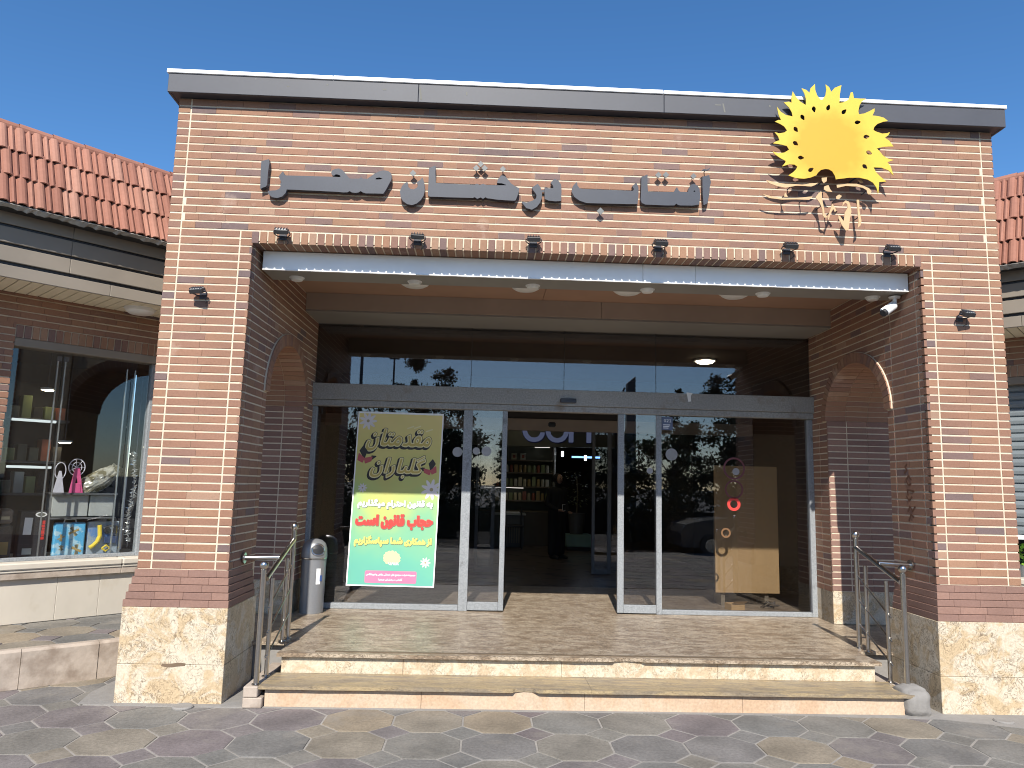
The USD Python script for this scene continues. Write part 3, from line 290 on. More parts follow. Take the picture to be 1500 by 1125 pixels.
SUN_OUTLINE = "5068,4936 5099,4893 5142,4865 5202,4855 5194,4895 5171,4936 5128,4979 5172,4987 5196,4979 5194,5021 5208,5083 5236,5033 5271,4992 5319,4963 5321,5018 5309,5069 5286,5115 5328,5101 5354,5076 5364,5119 5404,5161 5404,5106 5420,5055 5453,5014 5464,5020 5492,5059 5501,5111 5496,5160 5526,5136 5543,5094 5576,5133 5635,5160 5625,5112 5616,5064 5617,5027 5609,4995 5643,5002 5693,5030 5714,5097 5732,5101 5739,5046 5788,5044 5847,5045 5810,5021 5786,4983 5773,4926 5778,4900 5823,4909 5874,4935 5916,4960 5914,4932 5895,4894 5944,4891 5993,4879 6028,4851 5987,4842 5936,4821 5906,4791 5898,4763 5920,4750 5973,4734 6018,4740 6041,4751 6026,4722 5994,4697 6033,4671 6066,4622 6022,4620 5968,4613 5918,4597 5939,4579 5973,4535 6017,4509 6061,4501 6006,4479 6032,4445 6054,4363 6012,4407 5951,4428 5884,4428 5904,4385 5938,4349 5990,4306 5927,4299 5923,4248 5914,4195 5903,4247 5874,4292 5830,4317 5760,4331 5671,4327 5556,4308 5548,4342 5527,4378 5497,4395 5466,4396 5430,4385 5403,4359 5389,4336 5335,4313 5282,4302 5211,4306 5150,4326 5191,4355 5218,4383 5230,4407 5206,4424 5162,4425 5099,4404 5127,4439 5132,4453 5084,4478 5040,4509 5023,4533 5067,4519 5120,4526 5163,4555 5144,4587 5096,4598 5025,4606 5052,4624 5083,4635 5071,4671 5043,4707 5080,4697 5125,4706 5150,4726 5126,4762 5091,4783 5047,4802 5079,4818 5101,4816 5080,4866/5300,4826 5293,4826 5284,4832 5271,4840 5267,4853 5268,4865 5274,4873 5284,4875 5294,4870 5303,4860 5303,4844 5304,4833/5392,4900 5385,4902 5379,4911 5370,4923 5370,4937 5376,4949 5384,4955 5393,4953 5401,4944 5405,4931 5400,4916 5397,4905/5523,4976 5527,4971 5528,4960 5529,4944 5522,4931 5512,4923 5503,4923 5496,4929 5493,4941 5496,4955 5508,4966 5516,4975/5669,4939 5670,4932 5666,4921 5661,4906 5650,4897 5638,4894 5629,4897 5626,4907 5628,4919 5637,4931 5651,4936 5662,4941/5790,4832 5787,4825 5778,4818 5765,4809 5752,4809 5741,4813 5737,4822 5740,4832 5749,4840 5762,4845 5776,4841 5786,4838/5861,4703 5858,4696 5849,4690 5835,4681 5822,4682 5812,4687 5808,4696 5811,4706 5820,4714 5834,4718 5848,4713 5858,4709/5876,4546 5870,4542 5859,4541 5844,4540 5833,4548 5827,4558 5828,4568 5835,4575 5847,4577 5860,4574 5869,4562 5875,4554/5830,4414 5823,4411 5813,4414 5798,4416 5790,4427 5787,4438 5790,4448 5799,4453 5811,4452 5822,4446 5827,4431 5831,4422/5368,4399 5367,4391 5361,4382 5353,4369 5340,4363 5328,4364 5321,4369 5320,4379 5325,4390 5336,4400 5351,4401 5362,4402/5289,4487 5285,4480 5274,4476 5260,4469 5247,4473 5239,4480 5236,4489 5241,4498 5251,4504 5265,4506 5277,4498 5286,4493/5241,4598 5235,4595 5224,4596 5209,4597 5200,4607 5196,4618 5199,4628 5207,4634 5218,4634 5231,4629 5237,4615 5242,4605/5241,4716 5234,4715 5224,4720 5211,4727 5206,4739 5206,4752 5211,4760 5221,4763 5232,4759 5241,4749 5242,4734 5244,4723"
FLOURISHES = [
    "4974,4293 5011,4288 5068,4276 5141,4268 5231,4270 5314,4278 5421,4288 5396,4268 5362,4254 5297,4256 5231,4255 5140,4234 5067,4246 5002,4269",
    "5581,4284 5643,4291 5759,4293 5816,4277 5861,4258 5881,4233 5859,4202 5843,4214 5840,4240 5807,4260 5750,4270 5659,4271 5584,4251",
    "5454,4334 5501,4341 5496,4306 5470,4288 5456,4309",
    "5473,4259 5511,4273 5522,4240 5542,4211 5493,4217 5470,4233",
    "5765,4330 5794,4336 5813,4307 5788,4303",
    "5573,4174 5599,4192 5623,4180 5597,4150 5573,4153",
    "5396,4158 5426,4202 5451,4211 5451,4152 5463,4077 5469,4014 5501,3986 5468,3983 5453,4001 5450,4059 5432,4109 5416,4134",
    "5135,4194 5159,4153 5126,4154",
    "5538,4109 5573,4047 5556,4038 5545,4063 5523,4029 5500,3961 5493,3986 5525,4071",
    "5624,4087 5629,4121 5654,4142 5683,4132 5694,4094 5700,4044 5685,3985 5669,3884 5645,3878 5614,3923 5587,3981 5584,4010 5604,3998 5631,3957 5642,4033 5668,4076 5666,4110 5650,4122 5637,4109",
    "5749,4151 5770,4152 5770,4055 5783,3963 5773,3929 5748,3903 5758,3962 5753,4046",
    "4942,4170 5024,4152 5113,4143 5228,4147 5372,4166 5342,4135 5228,4135 5105,4128 4999,4138",
]

# ------------------------------------------------------------------ bricks
def brick(mb, fr, u0, v0, u1, v1, n=0., d=.022, e=.0022, uv=None):
    uv = uv or (rnd.random(), rnd.random())
    n += rnd.uniform(-.0008, .0008); k = .0025
    j = [rnd.uniform(-.0002, .0002) if i < 2 else rnd.uniform(-.0012, .0012) for i in range(4)]
    u0 += j[0]; u1 += j[1]; v0 += j[2]; v1 += j[3]
    ring = lambda a, nn: [fr(u0+a*.45, v0+a, nn), fr(u1-a*.45, v0+a, nn), fr(u1-a*.45, v1-a, nn), fr(u0+a*.45, v1-a, nn)]
    v = ring(e, n)+ring(0, n-k)+ring(0, n-d)
    f = [(0, 1, 2, 3)]+[(a+i, a+(i+1) % 4, b+(i+1) % 4, b+i) for a, b in ((4, 0), (8, 4)) for i in range(4)]
    return mb.add(v, f, uv)
def lay(parent, fr, rects, material, most=300, name='brick', n=0., tones=None):
    """Each brick a part of its own; those past the limit joined into one."""
    rest = MB()
    for i, r in enumerate(rects):
        uv = (tones() if tones else rnd.random(), rnd.random())
        if isinstance(r, Polygon):
            mb = MB() if i < most else rest
            mb.prism(r, fr, n-.02, n, uv)
        else:
            mb = MB() if i < most else rest
            brick(mb, fr, *r, n=n, uv=uv)
        if i < most: mb.put(parent, name, material)
    if rest.v:
        p = rest.put(parent, 'upper_bricks', material); data(stage.GetPrimAtPath(p), kind='stuff')
def tone():
    r = rnd.random()
    if r < .06: return rnd.uniform(0, .15)
    return min(1, max(0, rnd.gauss(.56, .17)))
def tone_lintel(): return rnd.choice([rnd.uniform(.05, .3), rnd.uniform(.6, 1.), rnd.uniform(.75, 1.)])
C, BED = .06709, .0120
ZP, ZO, ZT = .976, 3.62, 4.80
X1, X2, X3 = .6985, 6.3373, 7.0384
def pier_row(z, u0, u1, half=.098, line=.0125, shift=0.):
    a, b = u0+half, u1-half; mid = (a+b)/2+shift
    zz = (z+BED/2, z+C-BED/2)
    return [(u0, zz[0], a, zz[1]), (a+line, zz[0], mid-.0005, zz[1]), (mid+.0005, zz[0], b-line, zz[1]), (b, zz[0], u1, zz[1])]
def run_row(z, u0, u1, L=.2165, off=0.):
    zz = (z+BED/2, z+C-BED/2); out = []; u = u0-off*L
    while u < u1-.02:
        l = L*rnd.choice([1, 1, 1, .97, 1.03]) if rnd.random() > .06 else L*.52
        a, b = max(u, u0), min(u+l-.0010, u1)
        if b-a > .02: out.append((a, zz[0], b, zz[1]))
        u += l
    return out

FRONT = Fr((0, 0, 0), (1, 0, 0), (0, -1, 0))
def unit(a): a = np.array(a, float); return a/np.linalg.norm(a)
REV_L = Fr((X1, 0, 0), unit((.017, 1, 0)), unit((1, -.017, 0)))
REV_R = Fr((X2, 0, 0), unit((.028, 1, 0)), unit((-1, .028, 0)))
AU0, AU1, ASP, ARISE, RING = .66, 1.92, 2.46, .53, .105      # the side arches: along the reveal, springing, rise, ring depth
AC, AA = (AU0+AU1)/2, (AU1-AU0)/2
def ell(a, b, t): return (AC+a*math.cos(t), ASP+b*math.sin(t))
ARCH_IN = Polygon([(AU0, .2), (AU1, .2)]+[ell(AA, ARISE, t) for t in np.linspace(0, PI, 33)])
ARCH_OUT = ARCH_IN.union(Polygon([ell(AA+RING, ARISE+RING, t) for t in np.linspace(0, PI, 41)]))

B = thing('entrance_building', 'tall brown brick entrance block with dark flat parapet and deep porch', 'building')
# --- piers with their flared feet and stone bases
for side, (x0, x1) in enumerate(((0, X1), (X2, X3))):
    core = MB().box(x0+(.004 if side == 0 else .028), .004, .70, x1-.008, 0.64, ZO+.02)
    pier = core.put(B, 'pier', M['mortar'])
    rects = []
    for i in range(41):
        rects += pier_row(ZP+i*C, x0, x1, shift=(.018 if i % 2 else -.012)+rnd.uniform(-.01, .01))
    lay(pier, FRONT, rects, M['brick'], tones=tone)
    # the foot: five courses stepping out
    foot = MB()
    for k in range(5):
        z0 = ZP-(k+1)*(ZP-.70)/5; z1 = ZP-k*(ZP-.70)/5; o = .012*(k+1); oi = .008*(k+1)
        a0, a1 = (x0-o, x1+oi) if side == 0 else (x0-oi, x1+o)
        u = a0; first = rnd.uniform(.1, .22)
        while u < a1-.01:
            l = first if u == a0 else .2165
            q = min(u+l, a1)
            if a1-q < .05: q = a1
            fb = MB(); fb.bbox(u+.0005, -o, z0+.0015, q-.0005, .6, z1-.0015, .002, (rnd.uniform(.05, .8), .5)); fb.put(pier, 'foot_brick', M['brick_dark']); u = q
    MB().box(x0+.004, .004, .70, x1-.004, .6, ZP).put(pier, 'foot_core', M['mortar_dark'])
    b0, b1 = (x0-.058, x1+.041) if side == 0 else (x0-.045, x1+.058)
    MB().bbox(b0, -.064, .0, b1, .66, .2815, .003).put(pier, 'base_stone', M['travertine'])
    MB().bbox(b0, -.064, .2835, b1, .66, .70, .003).put(pier, 'base_stone', M['travertine'])
# --- the wall over the opening
wall = MB().box(.004, .004, ZO+.022, X3-.008, .45, 4.865).put(B, 'front_wall', M['mortar'])
rects = []
for i in range(41, 58):
    z = ZP+i*C; ln = .0125
    zz = (z+BED/2, min(z+C-BED/2, 4.865))
    rects.append((0, zz[0], .098, zz[1])); rects.append((X3-.098, zz[0], X3, zz[1]))
    rects += run_row(z, .098+ln, X3-.098-ln, off=(.5 if i % 2 else 0.)+rnd.uniform(-.12, .12))
rects.sort(key=lambda r: (r[1] > 4.55, r[0]))
lay(wall, FRONT, rects, M['brick'], tones=tone)
lint = MB().box(X1-.02, .012, ZO+.004, X2+.02, .24, ZP+41*C).put(B, 'lintel', M['mortar'])
nl = 84; pw = (X2-X1+.03)/nl
for k in range(nl):
    u = X1-.015+k*pw; mb = MB(); mb.bbox(u+.0055, -.003+rnd.uniform(-.001, .001), ZO, u+pw-.0055, .225, ZP+41*C-BED/2, .003, (tone_lintel(), .5)); mb.put(lint, 'lintel_brick', M['brick'])
# --- reveals of the porch with their arches through to the side walks
for side, fr in enumerate((REV_L, REV_R)):
    body = sbox(.06, .30, 2.37, 3.70).difference(ARCH_OUT).difference(sbox(AU0-.012, .2, AU1+.012, ASP))
    rv = MB().prism(body, fr, -.69, -.004).put(B, 'reveal_wall', M['mortar'])
    rects = []
    for i in range(41):
        rects += pier_row(ZP+i*C, .0, .642, shift=(.018 if i % 2 else -.012))
    rects = [r for r in rects if r[2]-r[0] > .02]
    back = []
    for i in range(-5, 41):
        z = ZP+i*C; zz = (z+BED/2, z+C-BED/2)
        a = .65
        row = []
        if z > ASP-.02:
            row += run_row(z, a, 2.36, off=(.5 if i % 2 else 0))
        elif z > .62:
            row += [(1.935, zz[0], 2.13, zz[1]), (2.1425, zz[0], 2.36, zz[1])]
        for r in row:
            g = sbox(*r)
            if g.intersects(ARCH_OUT):
                g = g.difference(ARCH_OUT.buffer(.006))
                for q in (g.geoms if hasattr(g, 'geoms') else [g]):
                    if q.area > 2e-4: back.append(q.simplify(.002))
            else: back.append(r)
    lay(rv, fr, rects+back, M['brick'], tones=tone)
    MB().fbox(fr, 1.932, .325, -.69, 2.36, .655, .0).put(rv, 'base_stone', M['travertine'])
    # foot courses on the porch side and base slab of the pier end are part of the pier
    arch = MB().fbox(fr, AU0-.004, ASP-.09, -.66, AU0-.001, ASP, -.03).put(B, 'arch', M['mortar'])
    nv = 30
    for k in range(nv):
        t0, t1 = PI*k/nv+.005, PI*(k+1)/nv-.005
        w = Polygon([ell(AA, ARISE, t0), ell(AA+RING, ARISE+RING, t0), ell(AA+RING, ARISE+RING, t1), ell(AA, ARISE, t1)])
        for q, (n0, n1) in enumerate(((-.20, .022), (-.44, -.205), (-.70, -.445))):
            mb = MB().prism(w if q == 0 else w.buffer(-.001), fr, n0, n1, (rnd.uniform(.25, 1.) if q == 0 else rnd.uniform(.35, .9), .5))
            mb.put(arch, 'arch_brick', M['brick'])
    lin = Polygon([ell(AA+RING+.004, ARISE+RING+.004, t) for t in np.linspace(0, PI, 31)]).difference(Polygon([ell(AA+.006, ARISE+.006, t) for t in np.linspace(-.0, PI, 31)]+[(AU0, .5), (AU1, .5)]))
    MB().prism(lin, fr, -.695, .012).put(arch, 'arch_mortar', M['mortar'])
    # the far jamb, facing the front, and its base stone
    jf = Fr(fr(AU1, 0, 0), -fr.N, -fr.U)
    jb = MB().fbox(jf, .012, .655, -.05, .69, ASP-.004, -.004).put(B, 'arch_jamb', M['mortar'])
    rects = []
    zz = .655
    while zz < ASP-.02:
        rects += [(.0, zz+BED/2, .205, zz+C-BED/2), (.2165, zz+BED/2, .43, zz+C-BED/2), (.4325, zz+BED/2, .69, zz+C-BED/2)]; zz += C
    lay(jb, jf, rects, M['brick_dark'])
    MB().fbox(jf, .0, .325, -.3, .69, .653, .004).put(jb, 'base_stone', M['travertine'])
# --- parapet
PX0, PX1, PY, PZ0, PZ1 = -.062, 7.10, -.105, 4.865, 5.03
MB().box(PX0+.02, PY+.02, PZ0+.004, PX1-.02, 13.5, PZ1-.01).put(B, 'roof_slab', M['dark_metal'])
cuts = [PX0, 2.02, 4.11, 5.63, PX1]
for a, b in zip(cuts, cuts[1:]):
    MB().bbox(a+.0015, PY, PZ0, b-.0015, PY+.03, PZ1, .003).put(B, 'parapet_panel', M['parapet'])
for x in (PX0, PX1-.02): MB().bbox(x-.001, PY+.031, PZ0, x+.021, 6., PZ1, .003).put(B, 'parapet_panel', M['parapet'])
for a, b in ((PX0-.012, 1.30), (1.304, 4.10), (4.104, PX1+.012)):
    MB().bbox(a, PY-.012, PZ1, b, .35, PZ1+.034+rnd.uniform(-.002, .002), .003).put(B, 'coping_strip', M['white_paint'])
MB().box(.0, 2.30, .3, .10, 13.4, 4.86).put(B, 'side_wall', M['mortar_dark'])
MB().box(6.94+.1, 2.30, .3, 7.14, 13.4, 4.86).put(B, 'side_wall', M['mortar_dark'])
MB().box(.10, 13.3, .3, 7.04, 13.4, 4.86).put(B, 'back_wall', M['mortar_dark'])
MB().box(.10, 2.38, 3.55, 7.04, 2.44, 4.86).put(B, 'inner_wall', M['mortar_dark'])
for x, z, w_, h_ in ((2.03, 4.94, .016, .11), (1.72, 4.965, .03, .012), (2.42, 4.96, .012, .03), (4.62, 4.93, .012, .08), (4.55, 4.955, .05, .008), (1.25, 4.985, .012, .012), (5.02, 4.965, .010, .02), (.92, 4.955, .02, .008)):
    MB().prism(affinity.skew(sbox(x, z-h_/2, x+w_, z+h_/2), rnd.uniform(-15, 15)), FRONT, -PY+.0003, -PY+.0008).put(B, 'paint_mark', mat('paint_mark', (.16, .155, .135), .8) if x == 2.03 else '/World/Looks/paint_mark')
MB().prism(Polygon([(.27, .272), (.33, .262), (.45, .276), (.452, .294), (.40, .298), (.34, .29), (.28, .288)]), FRONT, .0642, .0652).put(B, 'stone_chip', mat('chip_brown', (.16, .11, .07), .9))
# --- porch ceiling and the boxed panel over the doors
for a, b in ((.40, 3.24), (3.245, 6.9)):
    MB().box(a, .245, 3.664, b, 1.76, 3.70).put(B, 'porch_ceiling', M['ceiling'])
for a, b in ((.73, 3.88), (3.8835, 6.39)):
    MB().bbox(a, 1.75, 3.485, b, 1.775, 3.664, .002).put(B, 'bulkhead_panel', M['bulkhead'])
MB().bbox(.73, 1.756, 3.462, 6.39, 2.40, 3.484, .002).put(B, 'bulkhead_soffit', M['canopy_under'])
MB().box(.5, 1.78, 3.49, 6.6, 2.40, 3.70).put(B, 'bulkhead_core', M['bulkhead'])

# ------------------------------------------------------------------ canopy strip in the opening
K = thing('porch_canopy', 'long white boxed canopy strip under the brick lintel of the porch', 'canopy')
for a, b in ((.735, 3.99), (3.993, 4.45), (4.453, 6.335)):
    MB().bbox(a, .185, 3.457, b, .195, 3.613, .002).put(K, 'fascia', M['canopy_white'])
MB().bbox(.735, .179, 3.449, 6.335, .201, 3.456, .001).put(K, 'edge_trim', M['white_paint'])
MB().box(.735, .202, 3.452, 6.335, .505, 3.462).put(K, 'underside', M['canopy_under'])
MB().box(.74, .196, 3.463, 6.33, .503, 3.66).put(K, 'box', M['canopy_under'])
names = ['second', 'third', 'fourth', 'fifth']
for i, x in enumerate((.972, 2.005, 3.052, 4.08, 5.127, 6.133)):
    lab = 'small round white downlight under the canopy, '+('nearest the left pier' if i == 0 else 'next to the white security camera' if i == 5 else names[i-1]+' from the left pier')
    t = thing('canopy_downlight', lab, 'ceiling light', 'small round downlights under the canopy', (x, .41, 3.452))
    MB().lathe([(.0, -.03), (.045, -.028), (.052, -.02), (.056, -.004)], sides=20).put(t, 'diffuser', M['lamp_white'], smooth=40)
    MB().lathe([(.056, -.004), (.064, -.006), (.066, 0), (.0, 0)], sides=20).put(t, 'rim', M['white_paint'])
for i, x in enumerate((1.93, 3.03, 4.05, 5.13)):
    lab = 'larger round porch ceiling light half hidden behind the canopy, '+['leftmost of the row', 'second from the left', 'third from the left', 'rightmost of the row'][i]
    t = thing('porch_ceiling_light', lab, 'ceiling light', 'larger round lights on the porch ceiling', (x, 1.16, 3.664))
    MB().lathe([(.0, -.06), (.10, -.055), (.135, -.035), (.145, -.01)], sides=24).put(t, 'diffuser', M['lamp_white'], smooth=40)
    MB().lathe([(.145, -.01), (.16, -.012), (.16, 0), (.0, 0)], sides=24).put(t, 'rim', M['white_paint'])

# ------------------------------------------------------------------ steps and platform
S = thing('entrance_steps', 'two shallow stone steps and speckled granite landing before the doors', 'steps')
def slab(name, poly, z0, z1, m_top, m_edge=None):
    g = Polygon(poly); flat = Fr((0, 0, 0), (1, 0, 0), (0, 0, 1))
    t = trimesh.creation.extrude_polygon(g, z1-z0); q = np.array(t.vertices); q[:, 2] += z0
    return MB().add(q, t.faces).put(S, name, m_top)
def jag(x0, x1, y, step=.13, amp=.0025):
    xs = np.linspace(x0, x1, max(2, int((x1-x0)/step))); return [(x, y+rnd.uniform(-amp, amp)) for x in xs]
for a, b in ((1.07, 2.24), (2.242, 3.48), (3.482, 4.70), (4.702, 5.97)):
    MB().bbox(a, -.105, .0, b, -.06, .134, .002).put(S, 'riser_stone', M['peach_stone'])
for a, b in ((1.09, 2.06), (2.062, 3.34), (3.342, 4.62), (4.622, 5.93)):
    MB().bbox(a, .245, .16, b, .29, .291, .002).put(S, 'riser_stone', M['travertine_step'])
slab('tread_slab', jag(1.03, 2.93, -.145)+[(2.95, -.12), (3.02, -.108), (3.08, -.112), (3.13, -.144)]+jag(3.15, 3.53, -.145)+[(3.53, .25), (1.03, .25)], .135, .16, M['granite_tread'])
slab('tread_slab', jag(3.532, 6.03, -.145)+[(6.03, .25), (3.532, .25)], .135, .16, M['granite_tread'])
slab('landing_slab', jag(1.06, 3.75, .203)+[(3.77, .222), (3.86, .232), (3.98, .222), (4.02, .204)]+jag(4.05, 5.97, .203)+[(5.97, .62), (7.1, .62), (7.1, 1.2), (7.1, 4.4), (-.05, 4.4), (-.05, .62), (1.06, .62)], .292, .32, M['granite'])
MB().box(1.35, .262, .3205, 5.78, .286, .327).put(S, 'metal_strip', mat('bronze_strip', (.16, .12, .08), .5, .4))
core = MB().box(1.08, -.059, .0, 5.96, .244, .133); core.box(1.09, .291, .134, 5.93, .70, .289); core.box(.0, .68, .0, 7.04, 4.4, .2905); core.put(S, 'core', M['cement'])
MB().bbox(.92, -.15, 0, 1.062, .25, .075, .006).put(S, 'end_block', M['kerb_stone'])
MB().bbox(.922, -.155, .078, 1.028, .6, .155, .006).put(S, 'end_block', M['kerb_stone'])
lump = trimesh.creation.icosphere(3, .5); lv = np.sign(lump.vertices)*np.abs(lump.vertices*2)**.55*.5*np.array([.19, .22, .19])
lv += lump.vertex_normals*(meshkit.fbm(lump.vertices*4)[:, None])*.045
MB().add(lv+np.array([6.07, -.02, .085]), lump.faces).put(S, 'broken_end_block', M['cement'], smooth=50)
MB().bbox(5.975, .05, 0, 6.12, .62, .155, .006).put(S, 'end_block', M['kerb_stone'])

# ------------------------------------------------------------------ paving
TP, TX, TY = .4956, 1.0794, -.6314
AH = TP/2; CUT = TP*(1-1/(1+math.sqrt(2)))/2
flat = lambda u, v, n: np.array([u, v, n])
def octagon(cx, cy, g=.0048):
    h, c = AH-g, CUT-g*.4
    return Polygon([(cx-h+c, cy-h), (cx+h-c, cy-h), (cx+h, cy-h+c), (cx+h, cy+h-c), (cx+h-c, cy+h), (cx-h+c, cy+h), (cx-h, cy+h-c), (cx-h, cy-h+c)])
def diamond(cx, cy, g=.007): r = CUT-g; return Polygon([(cx-r, cy), (cx, cy-r), (cx+r, cy), (cx, cy+r)])
def tile(mb, poly, z, uv, b=.004, tilt=.0025):
    """A paving tile: top face inset a little, bevelled sides."""
    ins = poly.buffer(-b, join_style=2)
    if ins.is_empty or ins.geom_type != 'Polygon': return
    dz = rnd.uniform(-tilt, tilt)
    o, i = list(poly.exterior.coords)[:-1], list(ins.exterior.coords)[:-1]
    t = trimesh.creation.extrude_polygon(ins, b); q = np.array(t.vertices); q[:, 2] += z-b+dz
    mb.add(q, t.faces, uv)
    if len(o) == len(i):
        if not poly.exterior.is_ccw: o = o[::-1]
        if not ins.exterior.is_ccw: i = i[::-1]
        s0 = int(np.argmin([math.hypot(p[0]-i[0][0], p[1]-i[0][1]) for p in o])); o = o[s0:]+o[:s0]; n = len(o)
        v = [(p[0], p[1], z-.008) for p in o]+[(p[0], p[1], z+dz) for p in i]
        mb.add(v, [(k, (k+1) % n, n+(k+1) % n, n+k) for k in range(n)], uv)
PAV = struct('pavement')
mb = MB(); mb.box(-14, -9.2, -.2, 21, 6, -.004); mb.put(PAV, 'joint_bed', M['grout'])
KL = lambda x: .21+(x+1.06)*.80                                  # kerb line of the left side walk
free = Polygon([(-14, -9.2), (21, -9.2), (21, KL(-14)), (8.1, KL(-1.06)+.0), (7.3, KL(-.26)), (7.3, -.135), (-.26, -.135), (-.26, KL(-.26)), (-14, KL(-14))]).buffer(0)
near = sbox(-2.6, -1.80, 9.6, 2.)
rest = MB(); pal_o = [.08, .2, .5, .55, .72, .9]; seen = 0
for i in range(-31, 42):
    for j in range(-18, 6):
        for kind in (0, 1):
            cx, cy = (TX+(i+.5)*TP, TY+(j+.5)*TP) if kind == 0 else (TX+i*TP, TY+j*TP)
            if not (-13 < cx < 20): continue
            p = (octagon if kind == 0 else diamond)(cx, cy)
            q = p.intersection(free)
            if q.is_empty or q.geom_type != 'Polygon' or q.area < .004: continue
            base = [.12, .5, .74][(i+2*j) % 3] if rnd.random() < .6 else rnd.random()
            uv = (min(1, max(0, base+rnd.uniform(-.1, .1))), rnd.random())
            if q.within(near):
                mb = MB(); tile(mb, q, 0., uv); mb.put(PAV, 'octagon_tile' if kind == 0 else 'square_tile', M['paver'])
            else: tile(rest, q, 0., uv)
p = rest.put(PAV, 'outer_tiles', M['paver']); data(stage.GetPrimAtPath(p), kind='stuff')
# smooth cement skirts along the building
mb = MB(); fr_ = flat
cem = Polygon([(-.30, -.10), (.0, -.115), (1.2, -.125), (3., -.14), (5., -.135), (6.2, -.20), (6.7, -.38), (7.3, -.42), (8.2, -.30), (8.2, .75), (-.33, .75), (-.36, .2)])
t = trimesh.creation.extrude_polygon(cem, .008); q = np.array(t.vertices); q[:, 2] += -.005; mb.add(q, t.faces); mb.put(PAV, 'cement_strip', M['cement'])
for cx, cy, r in ((.49, -.15, .075), (6.66, -.23, .07)):
    mb = MB().lathe([(0, .010), (r*.9, .012), (r, .004), (r, -.004)], (cx, cy, .004), 20); mb.put(PAV, 'drain_cap', M['cement'])

# raised side walks in front of the shops
def mirror(P): return (7.04-P[0],)+tuple(P[1:])
for side in (0, 1):
    fx = (lambda x: x) if side == 0 else (lambda x: 7.04-x)
    SW = struct('raised_sidewalk')
    edge = [(-6.5, KL(-6.5)), (.0, KL(0.))]
    sw = Polygon([edge[0], edge[1], (0, 3.), (-1., 3.2), (-7.2, -2.9)])
    sw = Polygon([(fx(x), y) for x, y in sw.exterior.coords])
    t = trimesh.creation.extrude_polygon(sw, .30); MB().add(t.vertices, t.faces).put(SW, 'bed', M['cement'])
    d = unit((1, .80, 0)); nn = np.array([d[1], -d[0], 0.])
    s = 0.; start = np.array([-6.5, KL(-6.5), 0.])
    Lk = 6.5*math.hypot(1, .8)
    while s < Lk:
        l = rnd.choice([.3, .33, .55, .6]); e = min(s+l, Lk)
        a = start+d*(s+.002); b = start+d*(e-.002)
        mb = MB(); o = .03+rnd.uniform(-.006, .006); top = .306+rnd.uniform(-.004, .004)
        P = [a-nn*.06, b-nn*.06, b+nn*o, a+nn*o]
        v = [(fx(p[0]), p[1], z) for z in (0., top-.02) for p in P]+[(fx((p)[0]), p[1], top) for p in (a-nn*.06, b-nn*.06, b+nn*(o-.02), a+nn*(o-.02))]
        mb.add(v, [(0, 1, 2, 3), (8, 9, 10, 11)]+[(k+i, k+(i+1) % 4, k+4+(i+1) % 4, k+4+i) for k in (0, 4) for i in range(4)]); mb.put(SW, 'kerb_stone', M['kerb_stone'])
        s = e
    inner = Polygon([(x, y) for x, y in sw.exterior.coords]).buffer(-.05)
    far = MB()
    c45, s45 = math.cos(PI/4), math.sin(PI/4)
    for i in range(-22, 10):
        for j in range(-12, 14):
            for kind in (0, 1):
                u, v = ((i+.5)*.44, (j+.5)*.44) if kind == 0 else (i*.44, j*.44)
                g = affinity.scale((octagon if kind == 0 else diamond)(0, 0), .44/TP, .44/TP, origin=(0, 0))
                g = affinity.translate(affinity.rotate(affinity.translate(g, u, v), 45, origin=(0, 0)), -1., 1.3)
                if side: g = affinity.affine_transform(g, [-1, 0, 0, 1, 7.04, 0])
                g = g.intersection(inner)
                if g.is_empty or g.geom_type != 'Polygon' or g.area < .003: continue
                uv = (rnd.choice([.05, .1, .5]) if kind else rnd.choice([.5, .7, .85, .95]), .5)
                cx = g.centroid.x
                if side == 0 and -1.9 < cx: mb = MB(); tile(mb, g, .306, uv); mb.put(SW, 'paving_tile', M['paver'])
                else: tile(far, g, .306, uv)
    if far.v: p = far.put(SW, 'outer_tiles', M['paver']); data(stage.GetPrimAtPath(p), kind='stuff')
# far ground: the street side behind the viewer, out to the horizon
G = struct('ground'); mb = MB(); mb.box(-900, -900, -.6, 900, -9.2, -.12); mb.box(-900, 6.01, -.6, 900, 900, -.12); mb.box(-900, -9.2, -.6, -14.01, 6.01, -.12); mb.box(21.01, -9.2, -.6, 900, 6.01, -.12)
mb.put(G, 'asphalt', mat('asphalt', (.055, .055, .056), .9, var=.2, scale=12, bump=.2))

# ------------------------------------------------------------------ glazed front with sliding doors
R = 2.35; FL = .32
F = thing('glazed_entrance', 'grey framed glass front with open sliding doors at the back of the porch', 'shop front')
JL, JR = .735, 6.405
def bar(name, x0, z0, x1, z1, y0=R-.04, y1=R+.04, m='frame', b=.004, parent=F): return MB().bbox(x0, y0, z0, x1, y1, z1, b).put(parent, name, M[m])
bar('transom_beam', JL, 2.585, JR, 2.765, R-.10, R+.06, 'beam')
bar('door_track', JL, 2.515, JR, 2.583, R-.075, R+.05, 'beam')
bar('jamb_frame', JL, FL, JL+.05, 2.513); bar('jamb_frame', JR-.06, FL, JR, 2.513)
bar('post', 2.425, FL, 2.525, 2.513, R-.05, R+.03); bar('post', 4.60, FL, 4.662, 2.513, R-.05, R+.03)
bar('bottom_rail', JL+.052, FL+.001, 2.423, FL+.06); bar('bottom_rail', 4.664, FL+.001, JR-.062, FL+.05)
for a, b in ((JL, 2.487), (2.493, 3.548), (3.553, 4.606), (4.611, JR)):
    MB().box(a, R-.005, 2.767, b, R+.005, 3.47).put(F, 'upper_pane', M['glass'])
